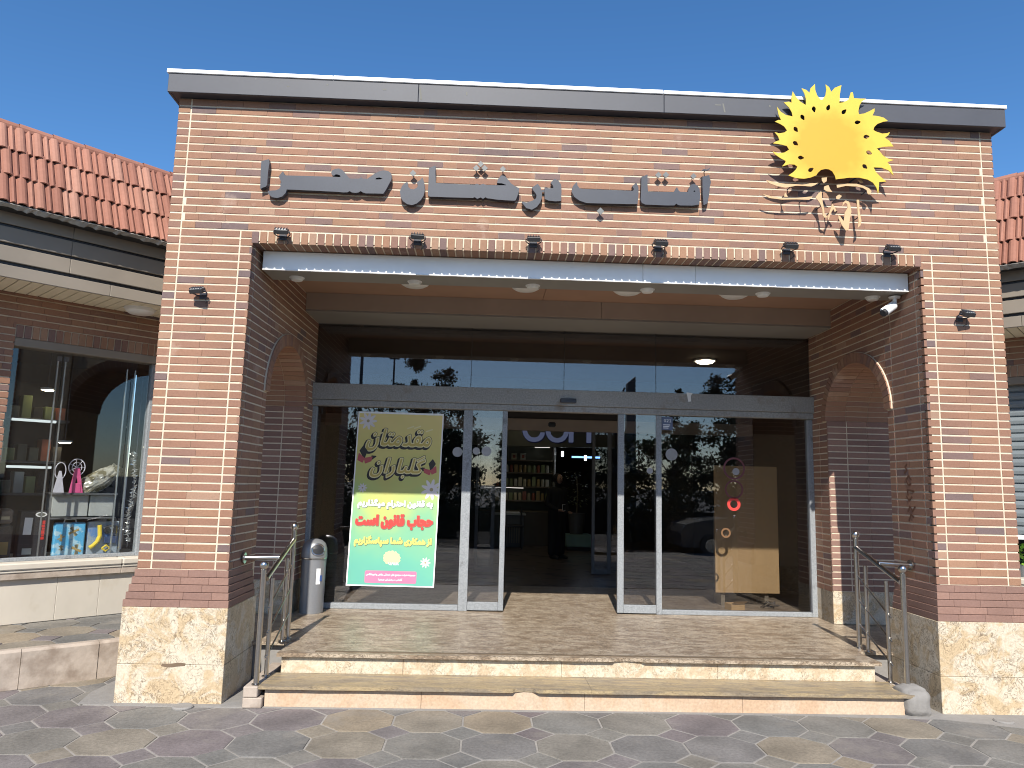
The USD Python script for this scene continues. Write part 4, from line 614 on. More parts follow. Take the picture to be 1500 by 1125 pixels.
for x in (2.49, 3.5505, 4.6085): MB().box(x-.0022, R-.006, 2.767, x+.0022, R+.006, 3.47).put(F, 'glass_joint', M['black'])
MB().box(JL+.051, R-.005, FL+.061, 2.424, R+.005, 2.513).put(F, 'side_pane', M['glass'])
MB().box(4.663, R-.005, FL+.051, JR-.061, R+.005, 2.513).put(F, 'side_pane', M['glass'])
for x0, x1, sl in ((2.527, 2.918, (2.862, 2.918)), (4.165, 4.598, (4.165, 4.237))):
    lf = MB().bbox(sl[0], R-.055, FL+.012, sl[1], R-.015, 2.512, .004).put(F, 'sliding_door', M['frame'])
    a, b = (x0, sl[0]-.001) if sl[0] > x0 else (sl[1]+.001, x1)
    MB().bbox(a, R-.053, FL+.012, b, R-.017, FL+.10, .003).put(lf, 'door_rail', M['frame'])
    MB().box(a, R-.038, FL+.101, b, R-.030, 2.512).put(lf, 'door_pane', M['glass'])
MB().bbox(3.50, R-.135, 2.615, 3.68, R-.101, 2.665, .008).put(F, 'door_sensor', M['dark_metal'])
disc = mat('frosted_sticker', (.30, .29, .285), .35, var=.1, scale=20)
for x, z, r in ((2.365, 2.04, .055), (2.69, 2.055, .055), (2.575, 2.055, .04), (4.785, 2.075, .068), (4.53, 1.885, .035), (5.52, 1.90, .04)):
    y = R-.006 if not (2.53 < x < 2.9 or 4.2 < x < 4.6) else R-.039
    MB().tube([(x, y, z), (x, y-.003, z)], r, 24).put(F, 'round_sticker', disc)
def ring(x, z, r, w, name, m, y=R-.0062):
    o = Polygon([(x+r*math.cos(t), z+r*math.sin(t)) for t in np.linspace(0, 2*PI, 32)]); i = Polygon([(x+(r-w)*math.cos(t), z+(r-w)*math.sin(t)) for t in np.linspace(0, 2*PI, 32)])
    MB().prism(o.difference(i), FRONT, -y, -y+.002).put(F, name, m)
redd = mat('dark_red_print', (.13, .03, .035), .4); redb = mat('bright_red_print', (.62, .05, .04), .4); brn = mat('brown_print', (.17, .09, .04), .4)
ring(5.50, 1.935, .125, .02, 'ring_sticker', redd); ring(5.495, 1.70, .105, .018, 'ring_sticker', redd); ring(5.49, 1.535, .075, .032, 'ring_sticker', redb); ring(5.395, 1.215, .055, .019, 'ring_sticker', brn)
MB().box(4.668, R-.0085, 2.35, 4.80, R-.0065, 2.50).put(F, 'blue_sticker', mat('blue_sticker', (.10, .12, .20), .4), label='small blue sticker in the upper corner of the right pane')
tm = meshkit.text_mesh('021', .034, .001); MB().add([(4.695+p[0], R-.0095-p[2], 2.44+p[1]) for p in tm.vertices], tm.faces).put(F, 'sticker_lettering', M['white_paint'])
for k in range(3): MB().box(4.69, R-.0095, 2.405-k*.018, 4.77-.01*k, R-.0087, 2.413-k*.018).put(F, 'sticker_line', M['white_paint'])
pp = Polygon([(4.935, 2.775), (5.005, 2.77), (4.985, 2.74), (4.985, 2.675), (4.955, 2.668), (4.945, 2.73)])
MB().prism(pp, FRONT, -R+.101, -R+.103).put(F, 'paper_scrap', M['lamp_white'])

# ------------------------------------------------------------------ shop name in metal letters, sun emblem
def rings_of(s): return [[tuple(int(a)/1000 for a in q.split(',')) for q in r.split(' ')] for r in s.split('/')]
NS = thing('shop_name_sign', 'dark grey metal Persian lettering spelling the shop name across the brick wall', 'sign')
for kind, s in SIGN_LETTERS:
    rs = rings_of(s); g = Polygon(rs[0], rs[1:]).buffer(0)
    if kind == 'letter': g = g.buffer(.004); MB().prism(g, FRONT, .012, .055).put(NS, 'letter', M['dark_metal'])
    else: MB().prism(g, FRONT, .048, .055).put(NS, 'letter_dot' if kind == 'dot' else 'letter_mark', M['dot_metal'] if kind == 'dot' else M['dark_metal'])
    if kind != 'letter':
        c = g.centroid; MB().tube([(c.x, -.001, c.y), (c.x, -.05, c.y)], .004, 6).put(NS, 'fixing_rod', M['black'])
for a, b, z in ((1.93, 1.99, 4.055), (3.083, 3.13, 4.145), (3.615, 3.64, 4.15), (3.60, 3.65, 4.07)):
    MB().box(a, -.03, z, b, -.02, z+.02).put(NS, 'fixing_bar', M['dark_metal'])
EM = thing('sun_emblem', 'yellow metal sun emblem with flaming rays and tan calligraphy flourishes', 'emblem')
rs = rings_of(SUN_OUTLINE); g = Polygon(rs[0], rs[1:]).buffer(0)
MB().prism(g, FRONT, .146, .152).put(EM, 'sun_plate', M['yellow'])
for s in FLOURISHES:
    g = Polygon(rings_of(s)[0]).buffer(0); MB().prism(g, FRONT, .105, .111).put(EM, 'flourish', M['tan'])
    c = g.representative_point(); MB().tube([(c.x, -.001, c.y), (c.x, -.106, c.y)], .0045, 6).put(EM, 'fixing_rod', M['dark_metal'])
for x, z in ((5.55, 4.60), (5.95, 4.60), (5.75, 4.35)): MB().tube([(x, -.001, z), (x, -.147, z)], .008, 6).put(EM, 'fixing_rod', M['dark_metal'])
c = Polygon(rs[0]).centroid
MB().lathe([(0, .006), (.012, .004), (.016, 0)], (0, 0, 0), 12).put(EM, 'bolt_hidden', M['tan']) if False else None

# ------------------------------------------------------------------ floodlights and camera
led = mat('floodlight_glass', (.62, .64, .62), .15, var=.1)
def flood(t, style):
    """Small LED floodlight: finned back, tilted body, glass, yoke and wall plate."""
    a = math.radians(28); ca, sa = math.cos(a), math.sin(a)
    def P(x, y, z): return (x, -.085+y*ca-z*sa*-1*-1, z*ca+y*sa)
    def tb(x0, y0, z0, x1, y1, z1, b=.004):
        mb = MB().bbox(x0, y0, z0, x1, y1, z1, b); mb.v = [P(*p) for p in mb.v]; return mb
    tb(-.055, -.035, -.018, .055, .035, .018).put(t, 'body', M['black'])
    if style == 0:
        tb(-.045, -.028, .0185, .045, .028, .021, .001).put(t, 'glass', led)
    else:
        tb(-.045, -.028, -.021, .045, .028, -.0185, .001).put(t, 'glass', led)
    for k in range(5): tb(-.05+k*.022, -.03, .0215, -.044+k*.022, .03, .030, .001).put(t, 'fin', M['dark_metal'])
    MB().tube([(-.062, -.085, 0), (-.064, -.05, -.012), (-.04, -.012, -.02), (.04, -.012, -.02), (.064, -.05, -.012), (.062, -.085, 0)], .005, 6).put(t, 'yoke', M['dark_metal'])
    MB().bbox(-.03, -.012, -.05, .03, .0, .0, .002).put(t, 'wall_plate', M['dark_metal'])
    MB().tube([(.02, -.05, -.03), (.05, -.03, -.07), (.03, -.005, -.09)], .003, 5).put(t, 'cable', M['black'])
fl = [(.945, 3.70, 0), (2.055, 3.70, 1), (3.024, 3.715, 1), (4.075, 3.72, 1), (5.18, 3.735, 1), (6.05, 3.745, 0)]
flab = ['above the canopy\'s left end', 'second from the left', 'third from the left', 'fourth from the left', 'just below the sun emblem', 'above the canopy\'s right end']
for (x, z, st), l in zip(fl, flab):
    t = thing('floodlight', 'small black floodlight on the brick lintel, '+l, 'floodlight', 'small black floodlights on the brick front', (x, 0, z), rnd.uniform(-6, 6)); flood(t, st)
t = thing('floodlight', 'small black floodlight with white lens on the left brick pier', 'floodlight', 'small black floodlights on the brick front', (.335, 0, 3.18), -14); flood(t, 0)
t = thing('floodlight', 'small black floodlight high on the right brick pier', 'floodlight', 'small black floodlights on the brick front', (6.65, 0, 3.20), 14); flood(t, 0)
t = thing('security_camera', 'white bullet security camera hanging under the right end of the canopy', 'security camera', None, (6.29, .33, 3.44))
MB().lathe([(0, -.018), (.045, -.014), (.05, 0), (0, 0)], sides=20).put(t, 'mount', M['white_paint'], smooth=40)
MB().tube([(0, 0, -.015), (0, -.005, -.06), (-.02, -.01, -.085)], .017, 12).put(t, 'arm', M['white_paint'], smooth=40)
ax = unit((-.80, -.22, -.55)); p0 = np.array([-.005, -.01, -.075])
MB().tube([p0, p0+ax*.02, p0+ax*.14], [.025, .036, .038], 20).put(t, 'body', M['white_paint'], smooth=40)
MB().tube([p0+ax*.141, p0+ax*.165], [.034, .032], 20).put(t, 'lens_hood', M['black'], smooth=40)
MB().tube([p0+ax*.03+np.array([0, 0, .035]), p0+ax*.185+np.array([0, 0, .04])], .012, 8).put(t, 'visor', M['white_paint'])

# ------------------------------------------------------------------ litter bin
t = thing('litter_bin', 'round grey metal litter bin with domed lid beside the left glass pane', 'bin', None, (.905, 2.06, FL), 12)
MB().lathe([(0, .0), (.118, 0), (.122, .01), (.128, .56), (.130, .565), (.0, .565)], sides=36).put(t, 'body', M['bin'], smooth=35)
lid = MB().lathe([(.133, .567), (.135, .575), (.135, .60), (.130, .66), (.112, .71), (.075, .742), (.03, .755), (0, .757)], sides=36).put(t, 'lid', M['bin'], smooth=35)
MB().lathe([(.1335, .552), (.137, .555), (.137, .566), (.131, .568)], sides=36).put(t, 'rim', M['steel'], smooth=35)
th = np.linspace(0, 2*PI, 25)
def onlid(a, z):
    r = np.interp(z, [.575, .60, .66, .71, .742], [.137, .138, .134, .117, .085]); return (r*math.sin(a), -r*math.cos(a), z)
path = [onlid(.30+.50*math.cos(q), .652+.056*math.sin(q)) for q in th]
MB().tube(path, .008, 8, cap=False).put(lid, 'opening_rim', M['steel'], smooth=40)
mb = MB(); oc = [(.30, .652)]+[(.30+.50*k/3*math.cos(q), .652+.056*k/3*math.sin(q)) for k in (1, 2, 3) for q in th[:-1]]
mb.add([tuple(np.array(onlid(*p))*np.array([1.012, 1.012, 1])) for p in oc], [(0, 1+i, 1+(i+1) % 24) for i in range(24)]+[(1+24*k+i, 25+24*k+i, 25+24*k+(i+1) % 24, 1+24*k+(i+1) % 24) for k in (0, 1) for i in range(24)]); mb.put(lid, 'opening', M['black'])
mb = MB(); aa = np.linspace(.25, .62, 6)
mb.add([(.1295*math.sin(a), -.1295*math.cos(a), z) for z in (.30, .46) for a in aa], [(i, i+1, 7+i, 6+i) for i in range(5)]); mb.put(t, 'label', M['white_paint'])
mb = MB(); aa = np.linspace(.56, .78, 6)
mb.add([(.131*math.sin(a), -.131*math.cos(a), z) for z in (.33, .39) for a in aa], [(i, i+1, 7+i, 6+i) for i in range(5)]); mb.put(t, 'round_mark', mat('blue_mark', (.05, .10, .28), .4))

# ------------------------------------------------------------------ hand rails
def rail(label, x, xw, yf, zf, yb, zb, sgn):
    t = thing('hand_rail', label, 'hand rail', None)
    st = M['steel']
    def post(px, py, z0, z1, r=.021, ball=True, nm='post'):
        p = MB().tube([(px, py, z0), (px, py, z1)], r, 16).put(t, nm, st, smooth=40)
        MB().lathe([(.034, 0), (.034, .006), (r, .012)], (px, py, z0), 16).put(p, 'base_ring', st, smooth=40)
        if ball:
            MB().lathe([(.012, -.012), (.012, .0), (.02, .008), (.03, .018), (.034, .034), (.03, .05), (.02, .062), (0, .068)], (px, py, z1), 18).put(p, 'ball', st, smooth=60)
        return p
    post(x, yf, .157, zf-.07); post(x, yb, FL, zb-.07)
    post(x-.005*sgn, yf+.24, .157, zf-.16, .017, False, 'inner_post'); post(x+.012*sgn, yb-.13, FL, zb-.30, .017, False, 'inner_post')
    MB().tube([(x, yb+.01, zb-.15), (x+.01, yf+.05, zf-.145)], .021, 14).put(t, 'top_rail', st, smooth=40)
    for k in range(3):
        MB().tube([(x, yb, FL+.22+.21*k), (x, yf+.2, .157+.14+.19*k)], .0075, 8).put(t, 'cross_bar', st, smooth=40)
        for q in (0, 1):
            yy = yb-.13 if q == 0 else yf+.24; zz = np.interp(yy, [yf+.2, yb], [.297+.19*k, FL+.22+.21*k])
            MB().lathe([(0, -.012), (.012, -.006), (.012, .006), (0, .012)], (x, yy-.018, zz), 10).put(t, 'bar_joint', st, smooth=40)
    ym, zm = yf+(yb-yf)*.50, (zf+zb)/2-.12
    MB().tube([(x, ym, zm-.02), (xw, ym-.02, zm-.03)], .021, 14).put(t, 'wall_bar', st, smooth=40)
    MB().tube([(xw-.012*sgn, ym-.02, zm-.03), (xw, ym-.02, zm-.03)], .045, 16).put(t, 'wall_flange', st, smooth=40)
rail('polished steel hand rail with ball tops beside the litter bin', 1.0, .715, -.10, 1.07, .76, 1.315, -1)
rail('polished steel hand rail with ball tops at the right end of the steps', 6.06, 6.335, .0, 1.13, .74, 1.355, 1)

# ------------------------------------------------------------------ poster on the left pane
PO = thing('poster', 'tall green and yellow Persian poster taped on the left glass pane', 'poster')
pu = unit((.961, 0, -.004)); o0 = np.array([1.2015, R-.0065, .561]); PWD, PHT = .957, 1.906
slant = (1.2422-1.2015)/1.906
class PF(Fr):
    def __call__(s, u, v, n): return o0+pu*u+np.array([slant*v, -n, v])
pf = PF(o0, pu, (0, -1, 0))
grad = usdkit.material(stage, '/World/Looks/poster_print', {
    'g': ('geometry', {}), 'x': ('separate_xyz', {}), 'm': ('map_range', {'from_min': .56, 'from_max': 2.47, 'to_min': 0., 'to_max': 1.}),
    'n': ('noise_texture', {'scale': 2.2, 'detail': 2}), 'nm': ('math', {'math_type': 'multiply_add', 'value2': .5, 'value3': -.25}), 'ad': ('math', {'math_type': 'add'}),
    'r': ('rgb_ramp', {'ramp': [(0, (.13, .42, .33)), (.15, (.15, .45, .32)), (.33, (.23, .48, .27)), (.50, (.45, .53, .17)), (.62, (.52, .50, .15)), (.75, (.62, .54, .17)), (1, (.72, .58, .22))]}),
    'p': ('principled_bsdf', {'roughness': .45})},
    [('g.position', 'x.vector'), ('x.z', 'm.value'), ('g.position', 'n.vector'), ('n.fac', 'nm.value1'), ('m.result', 'ad.value1'), ('nm.value', 'ad.value2'), ('ad.value', 'r.fac'), ('r.color', 'p.base_color')], surface='p.BSDF')
MB().prism(sbox(0, 0, PWD, PHT), pf, 0, .001).put(PO, 'white_border', M['white_paint'])
MB().prism(sbox(.014, .014, PWD-.014, PHT-.02), pf, .0012, .002).put(PO, 'printed_sheet', grad)
inks = {k: mat('ink_'+k, c, .5, var=.03) for k, c in dict(black=(.03, .025, .02), cream=(.74, .66, .34), gold=(.52, .40, .10), white=(.82, .82, .82), red=(.62, .06, .05), yellow=(.80, .72, .16), shade=(.13, .20, .13), pink=(.60, .20, .34), wing=(.45, .09, .09), petal=(.66, .62, .62), sun=(.85, .68, .35), green=(.35, .30, .16)).items()}
def print_text(i, cx, cv, width, height, ink, n, grow=0., shift=(0, 0), skew=0., name='lettering'):
    w, s = POSTER_TEXT[i]
    gs = []
    for P in s.split('|'):
        r = [[tuple(map(int, q.split(','))) for q in R_.split(' ')] for R_ in P.split('/')]
        gs.append(Polygon(r[0], [h for h in r[1:] if len(h) > 2]).buffer(0))
    g = ops.unary_union(gs); x0, y0, x1, y1 = g.bounds
    sx, sy = width/(x1-x0), height/(y1-y0)
    g = affinity.affine_transform(g, [sx, skew*sy, 0, sy, -(x0+x1)/2*sx-skew*sy*(y0+y1)/2, -(y0+y1)/2*sy])
    if grow: g = g.buffer(grow, 3)
    g = affinity.translate(g.simplify(.0005), cx+shift[0], cv+shift[1])
    mb = MB().prism(g, pf, n, n+.0004); mb.put(PO, name, inks[ink])
H = lambda f: PHT*(1-f)
for i, cx, f, w, h in ((0, .50*PWD, .165, .74*PWD, .25), (1, .50*PWD, .318, .60*PWD, .25)):
    print_text(i, cx, H(f), w, h, 'black', .0024, .018, (-.013, -.016), .25, 'letter_shadow')
    print_text(i, cx, H(f), w, h, 'black', .0030, .0125, (0, 0), .25, 'letter_outline')
    print_text(i, cx, H(f), w, h, 'cream', .0036, .007, (0, 0), .25)
    print_text(i, cx, H(f), w, h, 'gold', .0042, -.0035, (0, 0), .25, 'letter_fill')
for u, f, a in ((.30, .125, .09), (.62, .09, .12), (.70, .088, .12), (.84, .105, .12)):       # short slanted vowel marks
    MB().prism(affinity.rotate(sbox(u*PWD-.04, H(f), u*PWD+.04, H(f)+.014), 20), pf, .0036, .004).put(PO, 'vowel_mark', inks['cream'])
for i, f, w, h, ink, gr in ((2, .535, .86, .105, 'white', .0035), (3, .635, .88, .16, 'red', .007), (4, .748, .88, .115, 'yellow', .0035)):
    print_text(i, .5*PWD, H(f), w*PWD, h, 'shade', .0024, gr+.003, (.004, -.005), 0, 'letter_shadow')
    print_text(i, .5*PWD, H(f), w*PWD, h, ink, .0030, gr)
pill = sbox(.225*PWD, H(.972), .775*PWD, H(.922)).buffer(.018)
MB().prism(pill, pf, .0024, .0028).put(PO, 'pink_label', inks['pink'])
print_text(5, .5*PWD, H(.935), .56*PWD, .034, 'white', .0032, .0005); print_text(6, .5*PWD, H(.962), .27*PWD, .030, 'white', .0032, .0005)
rs = rings_of(SUN_OUTLINE); g = Polygon(rs[0]).buffer(-.05).buffer(.08); x0, y0, x1, y1 = g.bounds
g = affinity.translate(affinity.scale(g, .19/(x1-x0), .14/(y1-y0), origin=((x0+x1)/2, (y0+y1)/2)), .5*PWD-(x0+x1)/2, H(.835)-(y0+y1)/2)
MB().prism(g, pf, .0024, .0028).put(PO, 'small_sun', inks['sun'])
for k in range(7): MB().prism(affinity.rotate(sbox(.5*PWD-.03+k*.016, H(.88), .5*PWD-.022+k*.016, H(.865)), 25-20*(k % 3)), pf, .0031, .0034).put(PO, 'small_flourish', inks['white'])
def flower(u, f, r):
    c = np.array([u*PWD, H(f)])
    for k in range(9):
        a = k*2*PI/9; g = affinity.rotate(affinity.translate(Polygon([(r*(.3+.7*math.sin(q))*1., r*.2*math.cos(q)) for q in np.linspace(0, 2*PI, 10)[:-1]]), r*.2, 0), math.degrees(a), origin=(0, 0))
        g = affinity.translate(g, *c).intersection(sbox(.015, .015, PWD-.015, PHT-.02)); MB().prism(g, pf, .0022+.00005*k, .0023+.00005*k).put(PO, 'petal', inks['petal'])
    MB().prism(affinity.translate(Polygon([(r*.2*math.cos(q), r*.2*math.sin(q)) for q in np.linspace(0, 2*PI, 12)[:-1]]), *c), pf, .0027, .003).put(PO, 'flower_centre', inks['green'])
flower(.12, .055, .085); flower(.905, .445, .10); flower(.11, .445, .045); flower(.885, .862, .05)
def butterfly(u, f, s, fl):
    c = (u*PWD, H(f))
    for poly, ink, n in (([(0, 0), (-.06, .10), (-.02, .16), (.03, .10)], 'black', .0044), ([(0, 0), (-.07, .06), (-.08, -.02), (-.02, -.05)], 'wing', .0046), ([(0, 0), (.02, -.06), (.09, -.03), (.10, .02)], 'wing', .0045), ([(.08, -.025), (.15, .03), (.10, .035)], 'black', .0044)):
        g = affinity.translate(affinity.scale(Polygon(poly), s*fl, s, origin=(0, 0)), *c).buffer(.006)
        MB().prism(g.intersection(sbox(.003, 0, PWD-.003, PHT)), pf, n, n+.0003).put(PO, 'butterfly', inks[ink])
butterfly(.105, .275, .85, 1); butterfly(.885, .335, .75, -1)

# ------------------------------------------------------------------ inside the entrance hall
IN = struct('hall_interior')
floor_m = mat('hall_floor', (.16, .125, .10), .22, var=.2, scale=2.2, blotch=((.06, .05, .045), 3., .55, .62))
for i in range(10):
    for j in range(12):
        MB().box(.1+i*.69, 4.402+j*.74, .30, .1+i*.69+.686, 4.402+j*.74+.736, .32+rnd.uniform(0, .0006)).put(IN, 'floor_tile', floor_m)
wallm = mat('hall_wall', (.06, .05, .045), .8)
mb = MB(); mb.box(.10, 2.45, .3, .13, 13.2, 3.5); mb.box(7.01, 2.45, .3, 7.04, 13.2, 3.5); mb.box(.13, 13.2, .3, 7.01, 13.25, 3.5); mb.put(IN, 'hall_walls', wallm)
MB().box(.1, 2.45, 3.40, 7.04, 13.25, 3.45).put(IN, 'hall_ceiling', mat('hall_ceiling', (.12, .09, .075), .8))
t = thing('inner_sliding_door', 'dark second sliding door frame inside the entrance hall', 'door')
dk = M['frame_dark']
MB().bbox(.13, 5.83, 2.56, 7.01, 5.93, 2.75, .004).put(t, 'header', M['bulkhead'])
MB().box(.13, 5.86, 2.752, 7.01, 5.90, 3.40).put(t, 'upper_panel', wallm)
MB().bbox(3.68, 5.80, 2.62, 3.80, 5.829, 2.70, .02).put(t, 'sensor', M['black'])
for x0, x1 in ((4.40, 4.71), (2.55, 2.86)):
    lf = MB().bbox(x0, 5.85, .33, x0+.05, 5.90, 2.558, .003).put(t, 'door_leaf', M['frame_dark'])
    MB().bbox(x1-.06, 5.85, .33, x1, 5.90, 2.558, .003).put(lf, 'stile', dk); MB().bbox(x0+.051, 5.85, .33, x1-.061, 5.90, .41, .003).put(lf, 'rail', dk)
    MB().box(x0+.051, 5.87, .411, x1-.061, 5.876, 2.558).put(lf, 'pane', M['glass_shop'])
MB().box(4.72, 5.87, .33, 7.0, 5.876, 2.558).put(t, 'side_pane', M['glass_shop']); MB().box(.14, 5.87, .33, 2.54, 5.876, 2.558).put(t, 'side_pane', M['glass_shop'])
# coffee counter sign, shelves with goods
t = thing('cafe_sign', 'dark fascia with large pale blue letters of the cafe inside', 'sign')
MB().bbox(2.3, 10.55, 2.55, 5.6, 10.62, 3.3, .005).put(t, 'fascia', mat('sign_board', (.10, .11, .10), .5))
pale = glow('sign_letters', (.42, .50, .85), .10); navy = mat('letter_edge', (.03, .05, .2), .4)
for ch, x in (('C', 3.46), ('O', 3.98), ('F', 4.49), ('F', 4.89)):
    tmx = meshkit.text_mesh(ch, .56, .02, bold=True); MB().add([(x+p[0]-.0, 10.53-p[2], 2.675+p[1]) for p in tmx.vertices], tmx.faces).put(t, 'letter', pale)
    tmx = meshkit.text_mesh(ch, .60, .01, bold=True); MB().add([(x-.012+p[0], 10.549-p[2], 2.655+p[1]) for p in tmx.vertices], tmx.faces).put(t, 'letter_edge', navy)
t = thing('goods_shelf', 'wall shelf packed with small jars and boxes at the back of the hall', 'shelf')
wood = mat('shelf_wood', (.20, .17, .12), .6)
MB().box(2.6, 11.62, .32, 4.29, 11.66, 2.6).put(t, 'back_panel', mat('shelf_back', (.16, .17, .13), .7))
shl = glow('shelf_strip', (1., .95, .85), .7)
for z, a, b in ((1.625, 2.7, 3.6), (2.575, 3.85, 4.2)): MB().box(a, 11.26, z-.012, b, 11.285, z).put(t, 'strip_light', shl)
for z in (1.10, 1.34, 1.66, 1.98, 2.27): MB().bbox(2.6, 11.25, z-.03, 4.29, 11.62, z, .003).put(t, 'shelf_board', wood)
MB().bbox(4.30, 11.22, .32, 4.345, 11.66, 2.62, .004).put(t, 'white_post', M['white_paint'])
MB().bbox(2.6, 11.25, .32, 4.29, 11.6, 1.06, .004).put(t, 'cabinet', mat('cabinet', (.10, .09, .08), .6))
cols = [mat('jar_%s' % n, c, .4) for n, c in dict(amber=(.42, .30, .12), cream=(.55, .49, .32), green=(.28, .32, .14), red=(.38, .12, .07), white=(.6, .58, .5)).items()]
GP = 'jars and boxes packed on the shelf'
for r_, z in enumerate((1.341, 1.661, 1.981)):
    for k in range(12):
        x = 3.0+k*.105
        ci = rnd.randrange(5); isj = (k+r_) % 3 > 0
        jn = thing('shelf_jar' if isj else 'shelf_pack', 'small %s %s on the %s row of goods on the back shelf' % (('amber', 'cream', 'green', 'red', 'white')[ci], 'jar' if isj else 'box', ('lowest', 'middle', 'upper')[r_]), 'jar' if isj else 'box', '%s %s on the %s shelf row' % (('amber', 'cream', 'green', 'red', 'white')[ci], 'jars' if isj else 'boxes', ('lowest', 'middle', 'upper')[r_]), (x, 11.33, z))
        if isj: MB().lathe([(0, 0), (.035, 0), (.037, .01), (.037, .13), (.03, .15), (.03, .17), (0, .17)], sides=10).put(jn, 'jar_body', cols[ci])
        else: MB().bbox(-.04, -.04, 0, .04, .04, .16+rnd.uniform(0, .06), .003).put(jn, 'box_body', cols[ci])
for x, c in ((3.37, 1), (3.58, 4)):
    b = thing('shelf_box', 'pale box alone on the top shelf of the hall, '+('left of the two' if c == 1 else 'right of the two'), 'box', None, (x, 11.34, 2.271)); MB().bbox(-.06, -.05, 0, .06, .05, .15, .004).put(b, 'carton', cols[c]); MB().box(-.03, -.0515, .04, .03, -.0505, .11).put(b, 'print', cols[3])
t = thing('display_case', 'low teal topped display box standing beyond the person', 'display case')
MB().bbox(4.47, 10.1, .40, 5.03, 10.6, .66, .01).put(t, 'case', mat('teal_case', (.20, .34, .30), .4)); MB().bbox(4.50, 10.13, .32, 5.0, 10.57, .399, .004).put(t, 'plinth', M['black'])
t = thing('hall_chair', 'dark slatted chair and table by the shelf in the hall', 'chair')
for x in (3.16, 3.52):
    for y in (10.2, 10.6): MB().bbox(x, y, .32, x+.03, y+.03, .78 if y < 10.5 else 1.2, .003).put(t, 'leg', M['black'])
MB().bbox(3.14, 10.18, .78, 3.57, 10.66, .82, .006).put(t, 'seat', M['black'])
for k in range(6): MB().bbox(3.2+.052*k, 10.19, .45, 3.22+.052*k, 10.21, .78, .002).put(t, 'slat', mat('slat_pale', (.22, .2, .16), .5) if k == 0 else '/World/Looks/slat_pale')
t = thing('cash_counter', 'pale grey small counter top with papers behind the slatted chair', 'counter')
MB().bbox(2.9, 10.7, .32, 3.6, 11.15, 1.02, .005).put(t, 'base', M['frame_dark']); MB().bbox(2.86, 10.66, 1.021, 3.64, 11.2, 1.06, .005).put(t, 'top', mat('counter_top', (.4, .42, .42), .3)); MB().bbox(3.2, 10.75, 1.061, 3.5, 10.95, 1.09, .003).put(t, 'papers', M['white_paint'])
lampm = glow('warm_lamp', (1., .86, .55), 9.); tubem = glow('cool_tube', (.85, .92, 1.), 18.); bluem = glow('blue_tube', (.2, .45, 1.), 2.)
t = thing('hall_lamp', 'lit round warm ceiling lamp seen through the upper right glass', 'ceiling light', None, (5.56, 3.60, 3.398))
MB().lathe([(0, -.05), (.10, -.045), (.125, -.02)], sides=24).put(t, 'diffuser', lampm); MB().lathe([(.125, -.02), (.14, -.02), (.14, 0), (0, 0)], sides=24).put(t, 'rim', M['white_paint'])
for x, y, l in ((2.2, 7.4, 'lit round ceiling lamp of the hall, left of the inner door'), (4.3, 7.6, 'lit round ceiling lamp of the hall above the person'), (3.6, 9.6, 'lit round ceiling lamp of the hall before the cafe sign')):
    t = thing('hall_lamp', l, 'ceiling light', None, (x, y, 3.398)); MB().lathe([(0, -.05), (.10, -.045), (.125, -.02)], sides=24).put(t, 'diffuser', lampm); MB().lathe([(.125, -.02), (.14, -.02), (.14, 0), (0, 0)], sides=24).put(t, 'rim', M['white_paint'])
for x, z, l in ((4.47, 2.42, 'upright lit white tube lamp left of the blue light'), (5.0, 2.34, 'upright lit white tube lamp on the blue light')):
    t = thing('wall_lamp', l, 'lamp', None, (x, 11.0, z)); MB().tube([(0, 0, -.05), (0, 0, .05)], .022, 10).put(t, 'tube', tubem); MB().bbox(-.03, .02, -.07, .03, .06, .07, .004).put(t, 'holder', M['frame_dark'])
t = thing('blue_lamp', 'horizontal blue tube light deep in the hall', 'lamp', None, (4.95, 11.1, 2.36)); MB().tube([(-.25, 0, 0), (.4, 0, 0)], .02, 10).put(t, 'tube', bluem); MB().bbox(-.26, .02, -.03, .41, .05, .03, .003).put(t, 'holder', M['frame_dark'])
# potted plant behind the person
leafm = mat('indoor_leaf', (.16, .17, .05), .5, var=.4, scale=12)
t = thing('potted_plant', 'yellow green potted plant behind the person in the hall', 'plant', None, (4.72, 10.3, .66))
MB().lathe([(0, 0), (.14, 0), (.19, .45), (.17, .45), (0, .40)], sides=16).put(t, 'pot', M['frame_dark'])
mb = MB()
for k in range(170):
    a, r_, z = rnd.uniform(0, 2*PI), abs(rnd.gauss(0, .22)), rnd.uniform(.6, 1.35); c = np.array([r_*math.cos(a)*1.2, r_*math.sin(a), z]); d = unit((math.cos(a), math.sin(a), rnd.uniform(-.6, .5))); s = unit(np.cross(d, (0, 0, 1)))
    l = rnd.uniform(.07, .13); mb.add([c, c+d*l*.5+s*l*.2, c+d*l, c+d*l*.5-s*l*.2], [(0, 1, 2, 3)])
mb.put(t, 'foliage', leafm); MB().tube([(0, 0, .4), (.02, 0, .9), (0, .03, 1.25)], [.02, .015, .008], 6).put(t, 'stem', wood)
